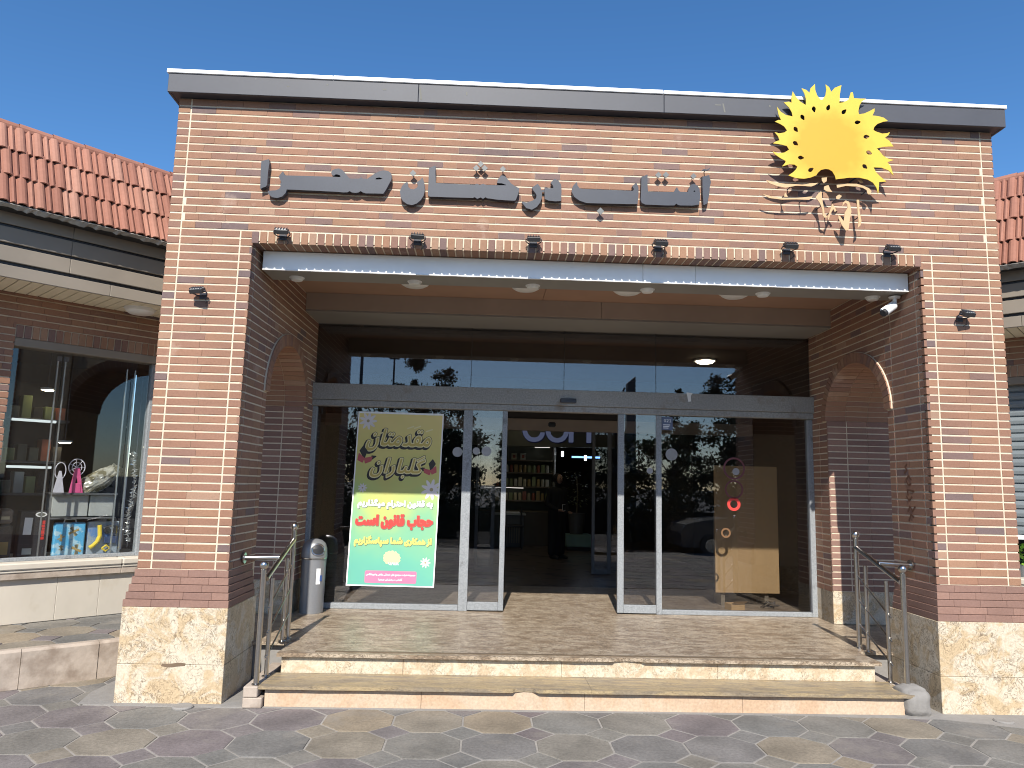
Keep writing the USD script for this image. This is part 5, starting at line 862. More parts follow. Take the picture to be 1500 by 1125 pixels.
# board leaning behind the right pane, with a small carton
t = thing('leaning_board', 'tall plain plywood board standing behind the right glass pane', 'board')
bm = mat('plywood', (.50, .33, .15), .7, var=.06, stretch=(1, 1, .2), scale=9)
fb = Fr((5.475, 3.0, .49), (1, 0, 0), (0, -1, 0))
MB().bbox(5.475, 2.99, .475, 6.25, 3.02, 1.985, .003).put(t, 'panel', bm); MB().bbox(5.55, 3.03, .32, 5.60, 3.3, 1.4, .003).put(t, 'stand', wood); MB().bbox(6.08, 3.03, .32, 6.13, 3.3, 1.4, .003).put(t, 'stand', wood)
t = thing('carton', 'small cardboard scrap on the floor below the plywood board', 'carton', None, (5.62, 2.75, FL), 15); MB().bbox(-.09, -.07, 0, .09, .07, .075, .003).put(t, 'box', bm); MB().add([(-.09, -.07, .075), (.09, -.07, .075), (.10, -.12, .11), (-.08, -.12, .11)], [(0, 1, 2, 3)]).put(t, 'flap', bm)
t = thing('cable_tangle', 'dark tangled cable at the foot of the plywood board', 'cable'); pts = [(6.05+.10*math.sin(k*1.7), 2.8+.06*math.cos(k*2.3), .34+.03*(k % 3)) for k in range(12)]; MB().tube(pts, .008, 6).put(t, 'loop', M['black'])

# brown stencil marks on the right reveal
t = thing('wall_writing', 'brown brushed vertical writing on the right side wall of the porch', 'writing'); brw = mat('brown_brush', (.13, .055, .03), .8)
for u, z, sh in ((.36, 1.90, [(0, .05), (.03, .03), (.0, .0), (.04, -.02)]), (.34, 1.80, [(-.04, .02), (0, .05), (.04, .02), (.01, -.03), (-.03, -.02)]), (.32, 1.72, [(-.05, 0), (.05, .01), (.04, -.03)]), (.33, 1.64, [(-.03, .03), (.02, .0), (.05, .03)]), (.31, 1.57, [(-.05, .02), (-.01, -.02), (.03, .02), (.06, -.02)]), (.33, 1.50, [(-.04, 0), (.0, .02), (.03, -.03)])):
    from shapely.geometry import LineString
    g = LineString([(u+a, z+b) for a, b in sh]).buffer(.009, 3); MB().prism(g, REV_R, .0008, .0016).put(t, 'brush_stroke', brw)
# person in the hall: one continuous figure in a long dark coat
def capsule_body(bones, refine=.02, it=8):
    whole = manifold3d.Manifold()
    for (p, r), (q, s) in bones:
        a = manifold3d.Manifold.sphere(r, 16).translate(tuple(map(float, p))); b = manifold3d.Manifold.sphere(s, 16).translate(tuple(map(float, q)))
        whole = whole+manifold3d.Manifold.batch_hull([a, b])
    whole = whole.refine_to_length(refine); mm = whole.to_mesh()
    t = trimesh.Trimesh(mm.vert_properties[:, :3], mm.tri_verts, process=True); trimesh.smoothing.filter_taubin(t, iterations=it); return t
PE = thing('person', 'standing person in a long black coat and head scarf, back half turned, holding something pale', 'person', None, (4.10, 8.36, FL), 35)
coat, skin = mat('black_cloth', (.018, .018, .02), .9, var=.2, scale=18), mat('skin', (.42, .26, .19), .6)
bones = [(((.0, .0, 1.36), .062), ((0, 0, 1.44), .06)),                                      # neck
         (((-.15, 0, 1.29), .065), ((.15, 0, 1.29), .065)), (((-.10, 0, 1.24), .10), ((-.08, 0, .95), .095)), (((.10, 0, 1.24), .10), ((.08, 0, .95), .095)),
         (((0, 0, 1.24), .11), ((0, 0, .92), .115)), (((-.09, 0, .90), .11), ((-.10, .01, .12), .085)), (((.09, 0, .90), .11), ((.11, .02, .12), .085)), (((0, .01, .85), .12), ((0, .01, .14), .11)),
         (((-.18, 0, 1.28), .055), ((-.24, .02, 1.02), .046)), (((-.24, .02, 1.02), .045), ((-.14, -.17, .92), .036)), (((.18, 0, 1.28), .055), ((.24, .03, 1.02), .046)), (((.24, .03, 1.02), .045), ((.15, -.15, .88), .036)),
         (((0, .005, 1.52), .095), ((0, .02, 1.50), .09))]
body = capsule_body(bones, .022)
MB().tm(body).put(PE, 'body', coat, smooth=50)
hv = trimesh.creation.icosphere(3); v = hv.vertices*np.array([.066, .05, .09])
v[:, 1] -= .02*np.exp(-((hv.vertices[:, 0]/.25)**2+((hv.vertices[:, 2]+.05)/.22)**2))*(hv.vertices[:, 1] < 0)
MB().add(v+np.array([0, -.062, 1.50]), hv.faces).put(PE, 'face', skin, smooth=60)
for x in (-.024, .024): MB().tm(trimesh.creation.icosphere(2, .009)).add([], []) ; e = MB().add(trimesh.creation.icosphere(2, .009).vertices+np.array([x, -.109, 1.515]), trimesh.creation.icosphere(2, .009).faces); e.put(PE, 'eye', M['black'])
MB().bbox(-.02, -.116, 1.455, .02, -.104, 1.463, .002).put(PE, 'mouth', redd)
def hand(c, d, side):
    bs = [((c, .022), (c+d*.05, .026))]; s = unit(np.cross(d, (0, 0, 1)))
    for k in range(4):
        b0 = c+d*.06+s*(-.024+.016*k); L_ = (.030, .036, .034, .026)[k]
        k1 = b0+d*L_; k2 = k1+unit(d*.5+np.array([0, 0, -1]))*.022; bs += [((b0, .009), (k1, .0085)), ((k1, .0085), (k2, .0075))]
    tb = c+d*.02+s*side*.026; bs += [((tb, .010), (tb+unit(d+s*side*.8)*.035, .009)), ((tb+unit(d+s*side*.8)*.035, .009), (tb+unit(d+s*side*.2)*.06, .008))]
    return capsule_body(bs, .005, 4)
MB().tm(hand(np.array([-.13, -.20, .915]), unit((.35, -.9, .0)), 1)).put(PE, 'hand', skin, smooth=60); MB().tm(hand(np.array([.14, -.18, .875]), unit((-.35, -.9, .0)), -1)).put(PE, 'hand', skin, smooth=60)
for x in (-.10, .11): MB().tm(manifold3d.Manifold.batch_hull([manifold3d.Manifold.sphere(.045, 12).translate((x, .03, .04)), manifold3d.Manifold.sphere(.04, 12).translate((x, -.13, .03)), manifold3d.Manifold.sphere(.03, 12).translate((x, -.16, .022))]).trim_by_plane((0, 0, 1), 0)).put(PE, 'shoe', M['black'], smooth=50)
t = thing('phone', 'small pale phone in the hand of the person in black', 'phone', None, (4.10, 8.36, FL), 35); MB().bbox(-.12, -.30, .905, -.05, -.285, 1.03, .004).put(t, 'case', M['white_paint']); MB().box(-.115, -.3015, .912, -.055, -.3005, 1.022).put(t, 'screen', M['black'])

# ------------------------------------------------------------------ shops left and right, set at an angle behind the side walks
DV, NV, P0 = np.array([.712, .702, 0]), np.array([.702, -.712, 0]), np.array([-1.65, 1.22, 0])
class Mir(Fr):
    def __call__(s, u, v, n):
        q = Fr.__call__(s, u, v, n); return np.array([7.04-q[0], q[1], q[2]])
def sbx(fr, u0, v0, n0, u1, v1, n1, b=.003, uv=(.5, .5)):
    mb = MB().bbox(u0, v0, n0, u1, v1, n1, b, uv); mb.v = [tuple(fr(*p)) for p in mb.v]; return mb
sofw = M['soffit']
PITCH_T, ROWS_Z = .138, None
def roof_tile(fr, s, p, q, uv, w=PITCH_T):
    """One double-roll clay tile between slope points p (lower) and q (upper), each (n, z)."""
    us = np.array([0, .006, .012, .026, .04, .046, .05, .058, .066, .085, .108, .124, .132, .138]); hs = np.array([.002, .006, .018, .026, .018, .006, .002, .008, .022, .030, .030, .022, .008, .002])
    p, q = np.array(p), np.array(q); d = unit(q-p); nn = np.array([d[1], -d[0]])
    if nn[0] < 0: nn = -nn
    v = []
    for end, lift in ((p, .020), (q, .002)):
        for u, h in zip(us, hs):
            a = end+nn*(h+lift); v.append(fr(s+u*w/.138, a[1], a[0]))
    for end, lift in ((p, .006), (q, -.008)):
        for u, h in zip(us, hs):
            a = end+nn*(h+lift); v.append(fr(s+u*w/.138, a[1], a[0]))
    n = len(us); f = []
    for i in range(n-1):
        f += [(i, i+1, n+i+1, n+i), (2*n+i, 3*n+i, 3*n+i+1, 2*n+i+1), (i, 2*n+i, 2*n+i+1, i+1)]
    f += [(0, n, 3*n, 2*n), (n-1, 3*n-1, 4*n-1, 2*n-1)]
    return MB().add(v, f, uv)
def shop(side):
    fr = (Fr if side == 0 else Mir)(P0, DV, NV)
    lab = 'brown brick shop with red tiled roof and toy window left of the entrance' if side == 0 else 'brown brick shop with red tiled roof and grey roller shutter right of the entrance'
    T = thing('shop_building', lab, 'building')
    S0, S1 = -3.2, 2.28
    vis = (-.62, 1.25) if side == 0 else (.15, 1.25)
    # walls: lintel zone, pier left of the window, pier right of it
    w = sbx(fr, S0, 2.965, -.25, S1, 3.60, -.008).put(T, 'shop_wall', M['mortar_dark'] if False else M['mortar'])
    sbx(fr, S0, .89, -.25, -.222, 2.964, -.008).put(T, 'shop_wall', M['mortar']); sbx(fr, 1.30, .89, -.25, S1, 2.964, -.008).put(T, 'shop_wall', M['mortar'])
    rects, more = [], []
    z = 3.085
    while z < 3.37:
        for r in run_row(z, S0, S1, off=rnd.random()): (rects if r[2] > vis[0] and r[0] < vis[1] else more).append(r)
        z += C
    z = .90
    while z < 3.06:
        for r in run_row(z, S0, -.215, off=rnd.random()): (rects if r[2] > -.62 and side == 0 else more).append(r)
        for r in run_row(z, 1.30, S1, off=rnd.random()): more.append(r)
        z += C
    lay(w, fr, rects, M['brick'], tones=tone); lay(w, fr, more, M['brick'], most=0, tones=tone)
    k = -.215
    while k < 1.30:
        sbx(fr, k+.005, 2.965, -.2, min(k+.062, 1.30), 3.083, .004, .003, (tone_lintel(), .5)).put(w, 'lintel_brick', M['brick']); k += .067
    sbx(fr, -.215, 2.885, -.2, 1.30, 2.962, -.002).put(T, 'lintel_board', M['siding'])
    # stone foot and sill
    cut = [S0, -1.5, -.62, .352, .726, 1.5, S1]
    for a, b in zip(cut, cut[1:]): sbx(fr, a+.001, .31, -.2, b-.001, .715, .03).put(T, 'foot_stone', M['cream_stone'])
    for a, b in zip((S0, -.45, .9), (-.45, .9, S1)):
        sbx(fr, a+.001, .716, -.2, b-.001, .775, .075).put(T, 'sill_stone', M['kerb_stone']); sbx(fr, a+.001, .776, -.2, b-.001, .80, .085, .006).put(T, 'sill_stone', M['cream_stone'])
        sbx(fr, a+.001, .801, -.2, b-.001, .865, .10, .012).put(T, 'sill_stone', M['cream_stone'])
    # eaves: boards, slats, tiles
    for i, (a, b) in enumerate(((3.385, 3.495), (3.528, 3.665), (3.695, 3.835), (3.862, 4.00))):
        for u0, u1 in ((S0, -1.4), (-1.398, .38 if i == 0 else .02), (.382 if i == 0 else .022, S1)): sbx(fr, u0, a, .575, u1, b, .60, .004).put(T, 'eaves_board', M['siding'])
    sbx(fr, S0, 3.965, .58, S1, 3.98, .745).put(T, 'eaves_closing', M['black']); sbx(fr, S0, 3.40, .54, S1, 4.02, .574).put(T, 'eaves_backing', M['black'])
    u = S0; far = MB(); nsl = 0
    while u < S1-.1:
        mb = sbx(fr, u+.004, 3.385, .002, u+.094, 3.397, .573)
        if vis[0]-.2 < u < vis[1]: mb.put(T, 'soffit_slat', sofw)
        else: far.tm(trimesh.Trimesh(np.array(mb.v), np.array(mb.f), process=False))
        u += .098
    p = far.put(T, 'outer_slats', sofw); data(stage.GetPrimAtPath(p), kind='stuff')
    sbx(fr, S0, 3.398, .0, S1, 3.41, .54).put(T, 'soffit_backing', M['black'])
    ztop = 4.83 if side == 0 else 5.06; nrow = 3 if side == 0 else 4
    lo, hi = np.array([.78, 3.985]), np.array([.78-.42*(ztop-3.985)/.825, ztop])
    rf = MB().add([fr(S0, lo[1]-.01, lo[0]-.03), fr(S1, lo[1]-.01, lo[0]-.03), fr(S1, hi[1]-.01, hi[0]-.03), fr(S0, hi[1]-.01, hi[0]-.03), fr(S0, lo[1]-.03, -.2), fr(S1, lo[1]-.03, -.2), fr(S1, hi[1]-.01, -2.5), fr(S0, hi[1]-.01, -2.5)], [(0, 1, 2, 3), (3, 2, 6, 7), (0, 4, 5, 1)]).put(T, 'roof', M['terracotta'])
    rest = MB()
    for r in range(nrow):
        a, b = lo+(hi-lo)*r/nrow, lo+(hi-lo)*min(1, (r+1.12)/nrow)
        s = S0+.03*(r % 2)
        while s < S1-.13:
            mb = roof_tile(fr, s+rnd.uniform(-.0015, .0015), a, b, (rnd.random(), .5))
            if vis[0]-.2 < s < vis[1]: mb.put(rf, 'roof_tile', M['terracotta'])
            else: rest.add(mb.v, mb.f, (rnd.random(), .5))
            s += PITCH_T+.002
    p = rest.put(rf, 'outer_tiles', M['terracotta']); data(stage.GetPrimAtPath(p), kind='stuff')
    s = S0
    while s < S1-.05:
        e = min(s+.275, S1); th = np.linspace(-.25*PI, 1.15*PI, 10)
        v = [fr(x, hi[1]+.012+rr*math.sin(q), hi[0]-.035+rr*math.cos(q)) for x, rr in ((s, .062), (e, .054)) for q in th]
        MB().add(v, [(i, i+1, 11+i, 10+i) for i in range(9)], (rnd.random(), .5)).put(rf, 'ridge_tile', M['terracotta']); s = e
    # ragged mortar under the lowest tiles
    us = np.arange(S0, S1, .035); mb = MB(); v = []
    for x in us: v += [fr(x, 3.955+rnd.uniform(-.012, .01), .75), fr(x, 4.0, .78), fr(x, 3.98, .805+rnd.uniform(-.006, .006))]
    mb.add(v, [(3*i+a, 3*i+a+1, 3*i+a+4, 3*i+a+3) for i in range(len(us)-1) for a in (0, 1)]+[(3*i, 3*i+2, 3*i+5, 3*i+3) for i in range(len(us)-1)]); mb.put(rf, 'mortar_bed', M['grout'])
    return T, fr
SL, fl_ = shop(0)
# --- left shop window and what stands in it
al = M['frame']
sbx(fl_, 1.075, .866, -.16, 1.30, 2.884, -.06).put(SL, 'window_frame', al); sbx(fl_, -.214, .866, -.13, 1.074, .90, -.07).put(SL, 'window_frame', al)
for a, b in ((-.214, .225), (.231, .88), (.886, 1.074)): sbx(fl_, a, .901, -.104, b, 2.884, -.096, .0).put(SL, 'window_pane', M['glass_shop'])
for u in (.195, .262, .845, .925): sbx(fl_, u-.006, .902, -.13, u+.006, 2.80, -.106, .002).put(SL, 'glass_fin', mat('fin_edge', (.5, .52, .52), .25, .8) if u < .2 else '/World/Looks/fin_edge')
for u in (.205, .268): sbx(fl_, u-.02, 2.80, -.14, u+.02, 2.85, -.106, .004).put(SL, 'glass_clamp', M['dark_metal'])
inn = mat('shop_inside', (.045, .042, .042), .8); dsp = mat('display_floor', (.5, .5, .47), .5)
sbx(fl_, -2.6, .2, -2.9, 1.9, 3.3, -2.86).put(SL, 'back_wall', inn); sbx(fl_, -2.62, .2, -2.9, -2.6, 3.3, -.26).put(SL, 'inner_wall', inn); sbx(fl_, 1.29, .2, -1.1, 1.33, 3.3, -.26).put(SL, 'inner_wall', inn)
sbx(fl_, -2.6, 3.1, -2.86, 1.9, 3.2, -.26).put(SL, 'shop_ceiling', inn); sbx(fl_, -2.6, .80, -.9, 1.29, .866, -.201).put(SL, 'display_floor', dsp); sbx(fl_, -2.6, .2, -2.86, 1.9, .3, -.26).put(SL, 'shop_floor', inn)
t = thing('soffit_lamp', 'round white flush lamp under the eaves of the left shop', 'ceiling light', None, (-.9, 1.56, 3.385)); MB().lathe([(0, -.06), (.10, -.055), (.135, -.03), (.14, 0), (0, 0)], sides=28).put(t, 'diffuser', M['lamp_white'], smooth=40); MB().lathe([(.14, 0), (.15, -.006), (.15, .004), (.14, .004)], sides=28).put(t, 'rim', M['white_paint'])
N0 = -.35
t = thing('display_shelf', 'pale two tier display shelf in the left shop window', 'shelf')
greyp = mat('display_panel', (.42, .44, .42), .5)
for a, b in ((.345, .675), (.69, .92)): sbx(fl_, a, 1.262, N0-.24, b, 1.478, N0-.02).put(t, 'back_panel', greyp)
sbx(fl_, .325, 1.480, N0-.26, .935, 1.498, N0+.04).put(t, 'shelf_board', M['frame_dark']); sbx(fl_, .325, 1.236, N0-.26, .935, 1.252, N0+.04).put(t, 'shelf_board', M['frame_dark'])
for u in (.33, .92): sbx(fl_, u, .867, N0-.26, u+.012, 1.235, N0-.22).put(t, 'upright', M['frame_dark'])
t = thing('toy_windmill', 'pink and white toy wheel on a stand in the left shop window', 'toy')
pink = mat('pink_plastic', (.75, .12, .30), .35); pale_ = mat('pale_plastic', (.62, .62, .68), .35)
wc = np.array([.53, 1.76]); th = np.linspace(0, 2*PI, 29)
MB().tube([fl_(wc[0]+.075*math.cos(q), wc[1]+.085*math.sin(q), N0) for q in th], .005, 6, cap=False).put(t, 'wheel_rim', pale_); MB().tube([fl_(wc[0]+.045*math.cos(q), wc[1]+.05*math.sin(q), N0) for q in th], .004, 6, cap=False).put(t, 'wheel_ring', pale_)
for q in th[:-1:4]: MB().tube([fl_(*wc, N0), fl_(wc[0]+.075*math.cos(q), wc[1]+.085*math.sin(q), N0)], .003, 5).put(t, 'spoke', pale_)
MB().prism(Polygon([(.47, 1.5), (.51, 1.75), (.55, 1.75), (.60, 1.5), (.57, 1.5), (.53, 1.66), (.50, 1.5)]), fl_, N0+.01, N0+.025).put(t, 'stand', pink); sbx(fl_, .505, 1.5, N0-.02, .575, 1.60, N0+.03).put(t, 'base_block', pink)
MB().tube([fl_(.41+.05*math.cos(q), 1.72+.085*math.sin(q), N0-.1) for q in th], .005, 6, cap=False).put(t, 'second_rim', pale_); MB().prism(Polygon([(.36, 1.5), (.40, 1.72), (.42, 1.72), (.46, 1.5)]), fl_, N0-.11, N0-.095).put(t, 'second_stand', pale_)
t = thing('plastic_bag', 'crumpled clear bag of goods on top of the display shelf', 'bag')
ic = trimesh.creation.icosphere(4); v = ic.vertices*(1+.30*meshkit.fbm(ic.vertices*2.9+3.7)[:, None]+.14*meshkit.noise(ic.vertices*6)[:, None]) ; v = [fl_(.755+p[0]*.165+p[2]*.07, max(1.502, 1.62+p[2]*.13+p[0]*.05), N0-.08+p[1]*.10) for p in v]
MB().add(v, ic.faces).put(t, 'bag_skin', mat('bag_plastic', (.50, .49, .42), .15, .3, var=.5, scale=24, blotch=((.16, .14, .08), 12., .46, .56)), smooth=False)
MB().tube([fl_(.86, 1.72, N0-.08), fl_(.89, 1.77, N0-.07), fl_(.91, 1.79, N0-.05)], [.03, .012, .035], 8).put(t, 'knot', '/World/Looks/bag_plastic')
t = thing('toy_case', 'bright blue toy set case with carry handle in the left shop window', 'toy')
bluec = mat('blue_case', (.10, .42, .70), .4, var=.12, blotch=((.42, .62, .72), 9., .5, .56)); toyd = mat('toy_print', (.12, .13, .10), .5)
sbx(fl_, .385, .868, N0-.06, .672, 1.20, N0, .012).put(t, 'case', bluec); MB().tube([fl_(.47, 1.19, N0-.03), fl_(.48, 1.235, N0-.03), fl_(.575, 1.235, N0-.03), fl_(.585, 1.19, N0-.03)], .009, 8).put(t, 'handle', M['white_paint'])
for cx, cz, r in ((.56, 1.11, .05), (.45, 1.05, .035), (.46, .95, .028), (.60, .93, .05)):
    for k in range(5):
        a = rnd.uniform(0, PI); MB().prism(affinity.rotate(sbox(cx-r, cz-r*.18, cx+r, cz+r*.18), math.degrees(a)), fl_, N0+.0005+.0002*k, N0+.001+.0002*k).put(t, 'printed_toy', toyd if k % 2 else cols[0])
t = thing('toy_tool_set', 'clear backed toy set with yellow piece and dark goggles beside the blue case', 'toy')
sbx(fl_, .70, .868, N0-.07, 1.005, 1.205, N0-.03, .008).put(t, 'backing_card', mat('card_grey', (.30, .36, .42), .5, blotch=((.10, .22, .5), 7., .5, .6)))
yel = mat('yellow_plastic', (.80, .60, .05), .35)
for pts, r in (([(.80, 1.17), (.81, 1.06), (.79, 1.0)], .022), ([(.79, 1.0), (.75, .96), (.72, .94)], .02), ([(.84, .93), (.88, .96), (.92, .93), (.88, .90), (.84, .93)], .01)): MB().tube([fl_(a, b, N0) for a, b in pts], r, 8).put(t, 'yellow_piece', yel)
for a in (.88, .95): MB().tube([fl_(a, 1.11, N0-.02), fl_(a, 1.11, N0+.015)], .032, 14).put(t, 'goggle_lens', M['black'])
MB().tube([fl_(.85, 1.14, N0), fl_(.915, 1.16, N0+.01), fl_(.98, 1.14, N0)], .012, 8).put(t, 'goggle_strap', M['black']); sbx(fl_, .86, .98, N0-.03, .98, 1.05, N0).put(t, 'dark_piece', mat('navy_plastic', (.04, .07, .16), .4))
t = thing('dark_carton', 'black carton with white label and red lettering in the left shop window', 'box')
sbx(fl_, .08, .868, N0-.12, .325, 1.32, N0).put(t, 'carton', mat('dark_card', (.028, .028, .032), .5)); MB().prism(affinity.rotate(sbox(.115, 1.09, .185, 1.255), -2), fl_, N0+.0004, N0+.0012).put(t, 'white_label', M['white_paint'])
MB().prism(affinity.scale(Polygon([(.255+math.cos(q)*.05, 1.285+math.sin(q)*.025) for q in th[:-1]]), 1, 1), fl_, N0+.0004, N0+.0009).put(t, 'oval_mark', M['white_paint']); MB().prism(affinity.scale(Polygon([(.255+math.cos(q)*.036, 1.285+math.sin(q)*.015) for q in th[:-1]]), 1, 1), fl_, N0+.001, N0+.0014).put(t, 'oval_mark', toyd)
for k, (a, b) in enumerate(((1.04, 1.065), (1.07, 1.09), (1.095, 1.13), (1.135, 1.155), (1.16, 1.185), (1.19, 1.225))): MB().prism(sbox(.268+.004*(k % 2), a, .296, b), fl_, N0+.0004, N0+.001).put(t, 'red_letter', redb)
sbx(fl_, .12, .90, N0+.0004, .20, .96, N0+.001, .0).put(t, 'grey_print', greyp)
for k, (u, z, w_, h_) in enumerate(((-.12, .868, .15, .32), (-.1, 1.2, .12, .14), (-.55, .868, .3, .5))):
    t = thing('stacked_goods', ['dim wrapped pack standing left of the black carton', 'small dim pack lying on the wrapped pack', 'large dim carton at the left edge of the shop window'][k], 'box'); sbx(fl_, u, z, N0-.2, u+w_, z+h_, N0, .02).put(t, 'wrapper', mat('dim_pack_%s' % 'abc'[k], [(.10, .09, .08), (.16, .13, .11), (.07, .05, .05)][k], .35, var=.4, scale=20)); sbx(fl_, u+.02, z+.04, N0+.0005, u+w_-.03, z+h_*.5, N0+.001, .0).put(t, 'print', cols[k])
t = thing('shop_rack', 'dark wall rack of goods with two lit tubes deep in the left shop', 'shelf')
for z in (1.45, 1.80, 2.26): sbx(fl_, -.6, z, -1.5, .66, z+.025, -1.2).put(t, 'rack_board', M['frame_dark'])
sbx(fl_, -.6, .3, -1.53, .66, 2.7, -1.505).put(t, 'rack_back', inn)
for z in (1.775, 2.28): MB().tube([fl_(.10, z-.02, -1.19), fl_(.52, z-.02, -1.19)], .014, 8).put(t, 'tube_light', glow('rack_tube', (.85, .95, .95), .7) if z < 2 else '/World/Looks/rack_tube')
for z in (1.475, 1.825, 2.285):
    for k in range(11): sbx(fl_, -.58+k*.112, z, -1.45, -.58+k*.112+.09, z+rnd.uniform(.13, .26), -1.28, .004).put(t, 'pack', rnd.choice([toyd, cols[3], greyp, inn, inn, cols[2]]))
for (u, z), l in (((.41, 2.61), 'higher lit round lamp inside the left shop'), ((.63, 2.04), 'lower lit round yellow lamp inside the left shop')):
    q = fl_(u, z, -1.2); t = thing('shop_lamp', l, 'ceiling light', None, q); MB().lathe([(0, -.014), (.05, -.012), (.066, .0)], sides=20).put(t, 'diffuser', lampm); MB().lathe([(.066, 0), (.075, 0), (.075, .02), (0, .02)], sides=20).put(t, 'housing', M['white_paint']); MB().tube([(0, 0, .02), (0, 0, 3.1-z)], .006, 6).put(t, 'stem', M['dark_metal'])
t = thing('tinsel_garland', 'silvery garland hanging at the right edge of the left shop window', 'decoration'); mb = MB()
for k in range(260):
    z = rnd.uniform(1.0, 1.95); c = np.array([1.02+.02*math.sin(z*9), z, -.16]); d = np.array([rnd.gauss(0, 1), rnd.gauss(0, .6), rnd.gauss(0, 1)]); d = d/np.linalg.norm(d)*rnd.uniform(.02, .05); s = np.array([d[1], -d[0], .3*d[2]])*.25
    mb.add([fl_(*(c-s)), fl_(*(c+s)), fl_(*(c+d))], [(0, 1, 2)])
mb.put(t, 'tinsel', mat('tinsel', (.6, .6, .58), .2, .7)); MB().tube([fl_(1.02, .95, -.16), fl_(1.03, 1.95, -.16), fl_(1.02, 2.7, -.15)], .004, 5).put(t, 'string', M['dark_metal'])
# --- right shop: roller shutter
SR, fr_r = shop(1)
sh = mat('shutter_grey', (.21, .24, .255), .45, .2, var=.06)
z = 1.30
while z < 2.88:
    us = [-.21, 1.295]; prof = [(-.13, 0), (-.105, .012), (-.10, .045), (-.105, .075), (-.125, .088)]
    v = [fr_r(u, z+q, n) for n, q in prof for u in us]; MB().add(v, [(2*i, 2*i+1, 2*i+3, 2*i+2) for i in range(4)]+[(0, 2, 4, 6), (1, 3, 5, 7)]).put(SR, 'shutter_slat', sh); z += .089
sbx(fr_r, -.21, 1.25, -.13, 1.295, 1.298, -.09).put(SR, 'shutter_rail', M['white_paint']); sbx(fr_r, -.21, .3, -1.6, 1.295, 3.2, -1.56).put(SR, 'back_wall', inn)
sbx(fr_r, -2.6, .82, -.9, 1.29, .866, -.201).put(SR, 'display_floor', dsp)
t = thing('green_plant', 'bright green leafy plant under the half open shutter on the right', 'plant', None, fr_r(.62, .866, -.15)); mb = MB()
lf = mat('bright_leaf', (.16, .30, .04), .5, var=.3)
for k in range(90):
    a = rnd.uniform(0, 2*PI); c = np.array([.10*math.cos(a)*rnd.random(), .10*math.sin(a)*rnd.random(), rnd.uniform(.1, .36)]); d = unit((math.cos(a), math.sin(a), rnd.uniform(-.4, .8)))*rnd.uniform(.05, .1); s = unit(np.cross(d, (0, 0, 1)))*.022
    mb.add([c, c+d*.5+s, c+d, c+d*.5-s], [(0, 1, 2, 3)])
mb.put(t, 'foliage', lf); MB().lathe([(0, 0), (.06, 0), (.08, .12), (.07, .12), (0, .1)], sides=14).put(t, 'pot', M['frame_dark'])

# ------------------------------------------------------------------ across the street, seen as reflections in the glass
def leaf_mat(n, c):
    return usdkit.material(stage, '/World/Looks/'+n, {'g': ('geometry', {}), 'n': ('noise_texture', {'scale': 1.3}), 'r': ('rgb_ramp', {'ramp': [(0, tuple(.5*x for x in c)), (1, tuple(1.5*x for x in c))]}),
        'p': ('principled_bsdf', {'roughness': .6}), 't': ('translucent_bsdf', {}), 'x': ('mix_closure', {'fac': .12})},
        [('g.position', 'n.vector'), ('n.fac', 'r.fac'), ('r.color', 'p.base_color'), ('r.color', 't.color'), ('p.BSDF', 'x.closure1'), ('t.BSDF', 'x.closure2')], surface='x.closure')
LM = [leaf_mat('leaf_dark', (.020, .032, .012)), leaf_mat('leaf_mid', (.03, .046, .016))]
bark = mat('bark', (.09, .07, .055), .9, var=.3, scale=14)
def tree(label, x, y, h, w, trunk=.4, n=2600, mi=0, leaf=.16, cone=False, group=None, cat='tree', name='street_tree', seed=0):
    rr = np.random.default_rng(seed+int(abs(x)*37+abs(y)*11))
    n = int(n*1.6); leaf *= .82
    t = thing(name, label, cat, group, (x, y, -.12))
    tips = []
    tr_ = MB().tube([(0, 0, 0), (.04*h*.2, 0, h*.3), (0, .03*h*.2, h*.62)], [.03*h*.8, .022*h*.8, .008*h], 8)
    for k in range(9):
        z0 = h*(trunk*.7+.06*k*(1-trunk)); a = k*2.4; L = w*(.75 if not cone else .6)*(1-.4*k/9)
        e = np.array([L*math.cos(a), L*math.sin(a), z0+h*.16]); tr_.tube([(0, 0, z0*.95), e*.5+np.array([0, 0, z0*.5]), e], [.012*h*.7, .008*h*.7, .003*h], 5); tips.append(e)
    tr_.put(t, 'trunk', bark)
    cl = []
    for k in range(34):
        z = rr.uniform(trunk, 1.); rad = w*(math.sqrt(max(0, 1-((z-(trunk+1)/2)/((1-trunk)/2*1.05))**2)) if not cone else (1-z)/(1-trunk)*.9+.06)
        a = rr.uniform(0, 2*PI); q = rad*math.sqrt(rr.uniform(.05, 1)); cl.append((q*math.cos(a), q*math.sin(a), z*h, rr.uniform(.10, .26)*w))
    cl = np.array(cl); idx = rr.integers(0, len(cl), n); c = cl[idx, :3]+rr.normal(0, 1, (n, 3))*cl[idx, 3:4]*np.array([.8, .8, .6])
    d = rr.normal(0, 1, (n, 3)); d /= np.linalg.norm(d, axis=1, keepdims=True); s = np.cross(d, rr.normal(0, 1, (n, 3))); s /= np.linalg.norm(s, axis=1, keepdims=True)
    l = rr.uniform(.6, 1.3, (n, 1))*leaf
    v = np.stack([c, c+d*l*.5+s*l*.28, c+d*l, c+d*l*.5-s*l*.28], 1).reshape(-1, 3)
    mb = MB(); mb.v = [tuple(p) for p in v]; mb.uv = [(.5, .5)]*len(v); mb.f = [(4*i, 4*i+1, 4*i+2) for i in range(n)]+[(4*i, 4*i+2, 4*i+3) for i in range(n)]
    mb.put(t, 'crown', LM[mi])
GT = 'trees across the street'
tree('tall loose drooping tree mirrored in the upper left glass', -.5, -22, 7.4, .75, .35, 2600, 0, .17, group=GT)
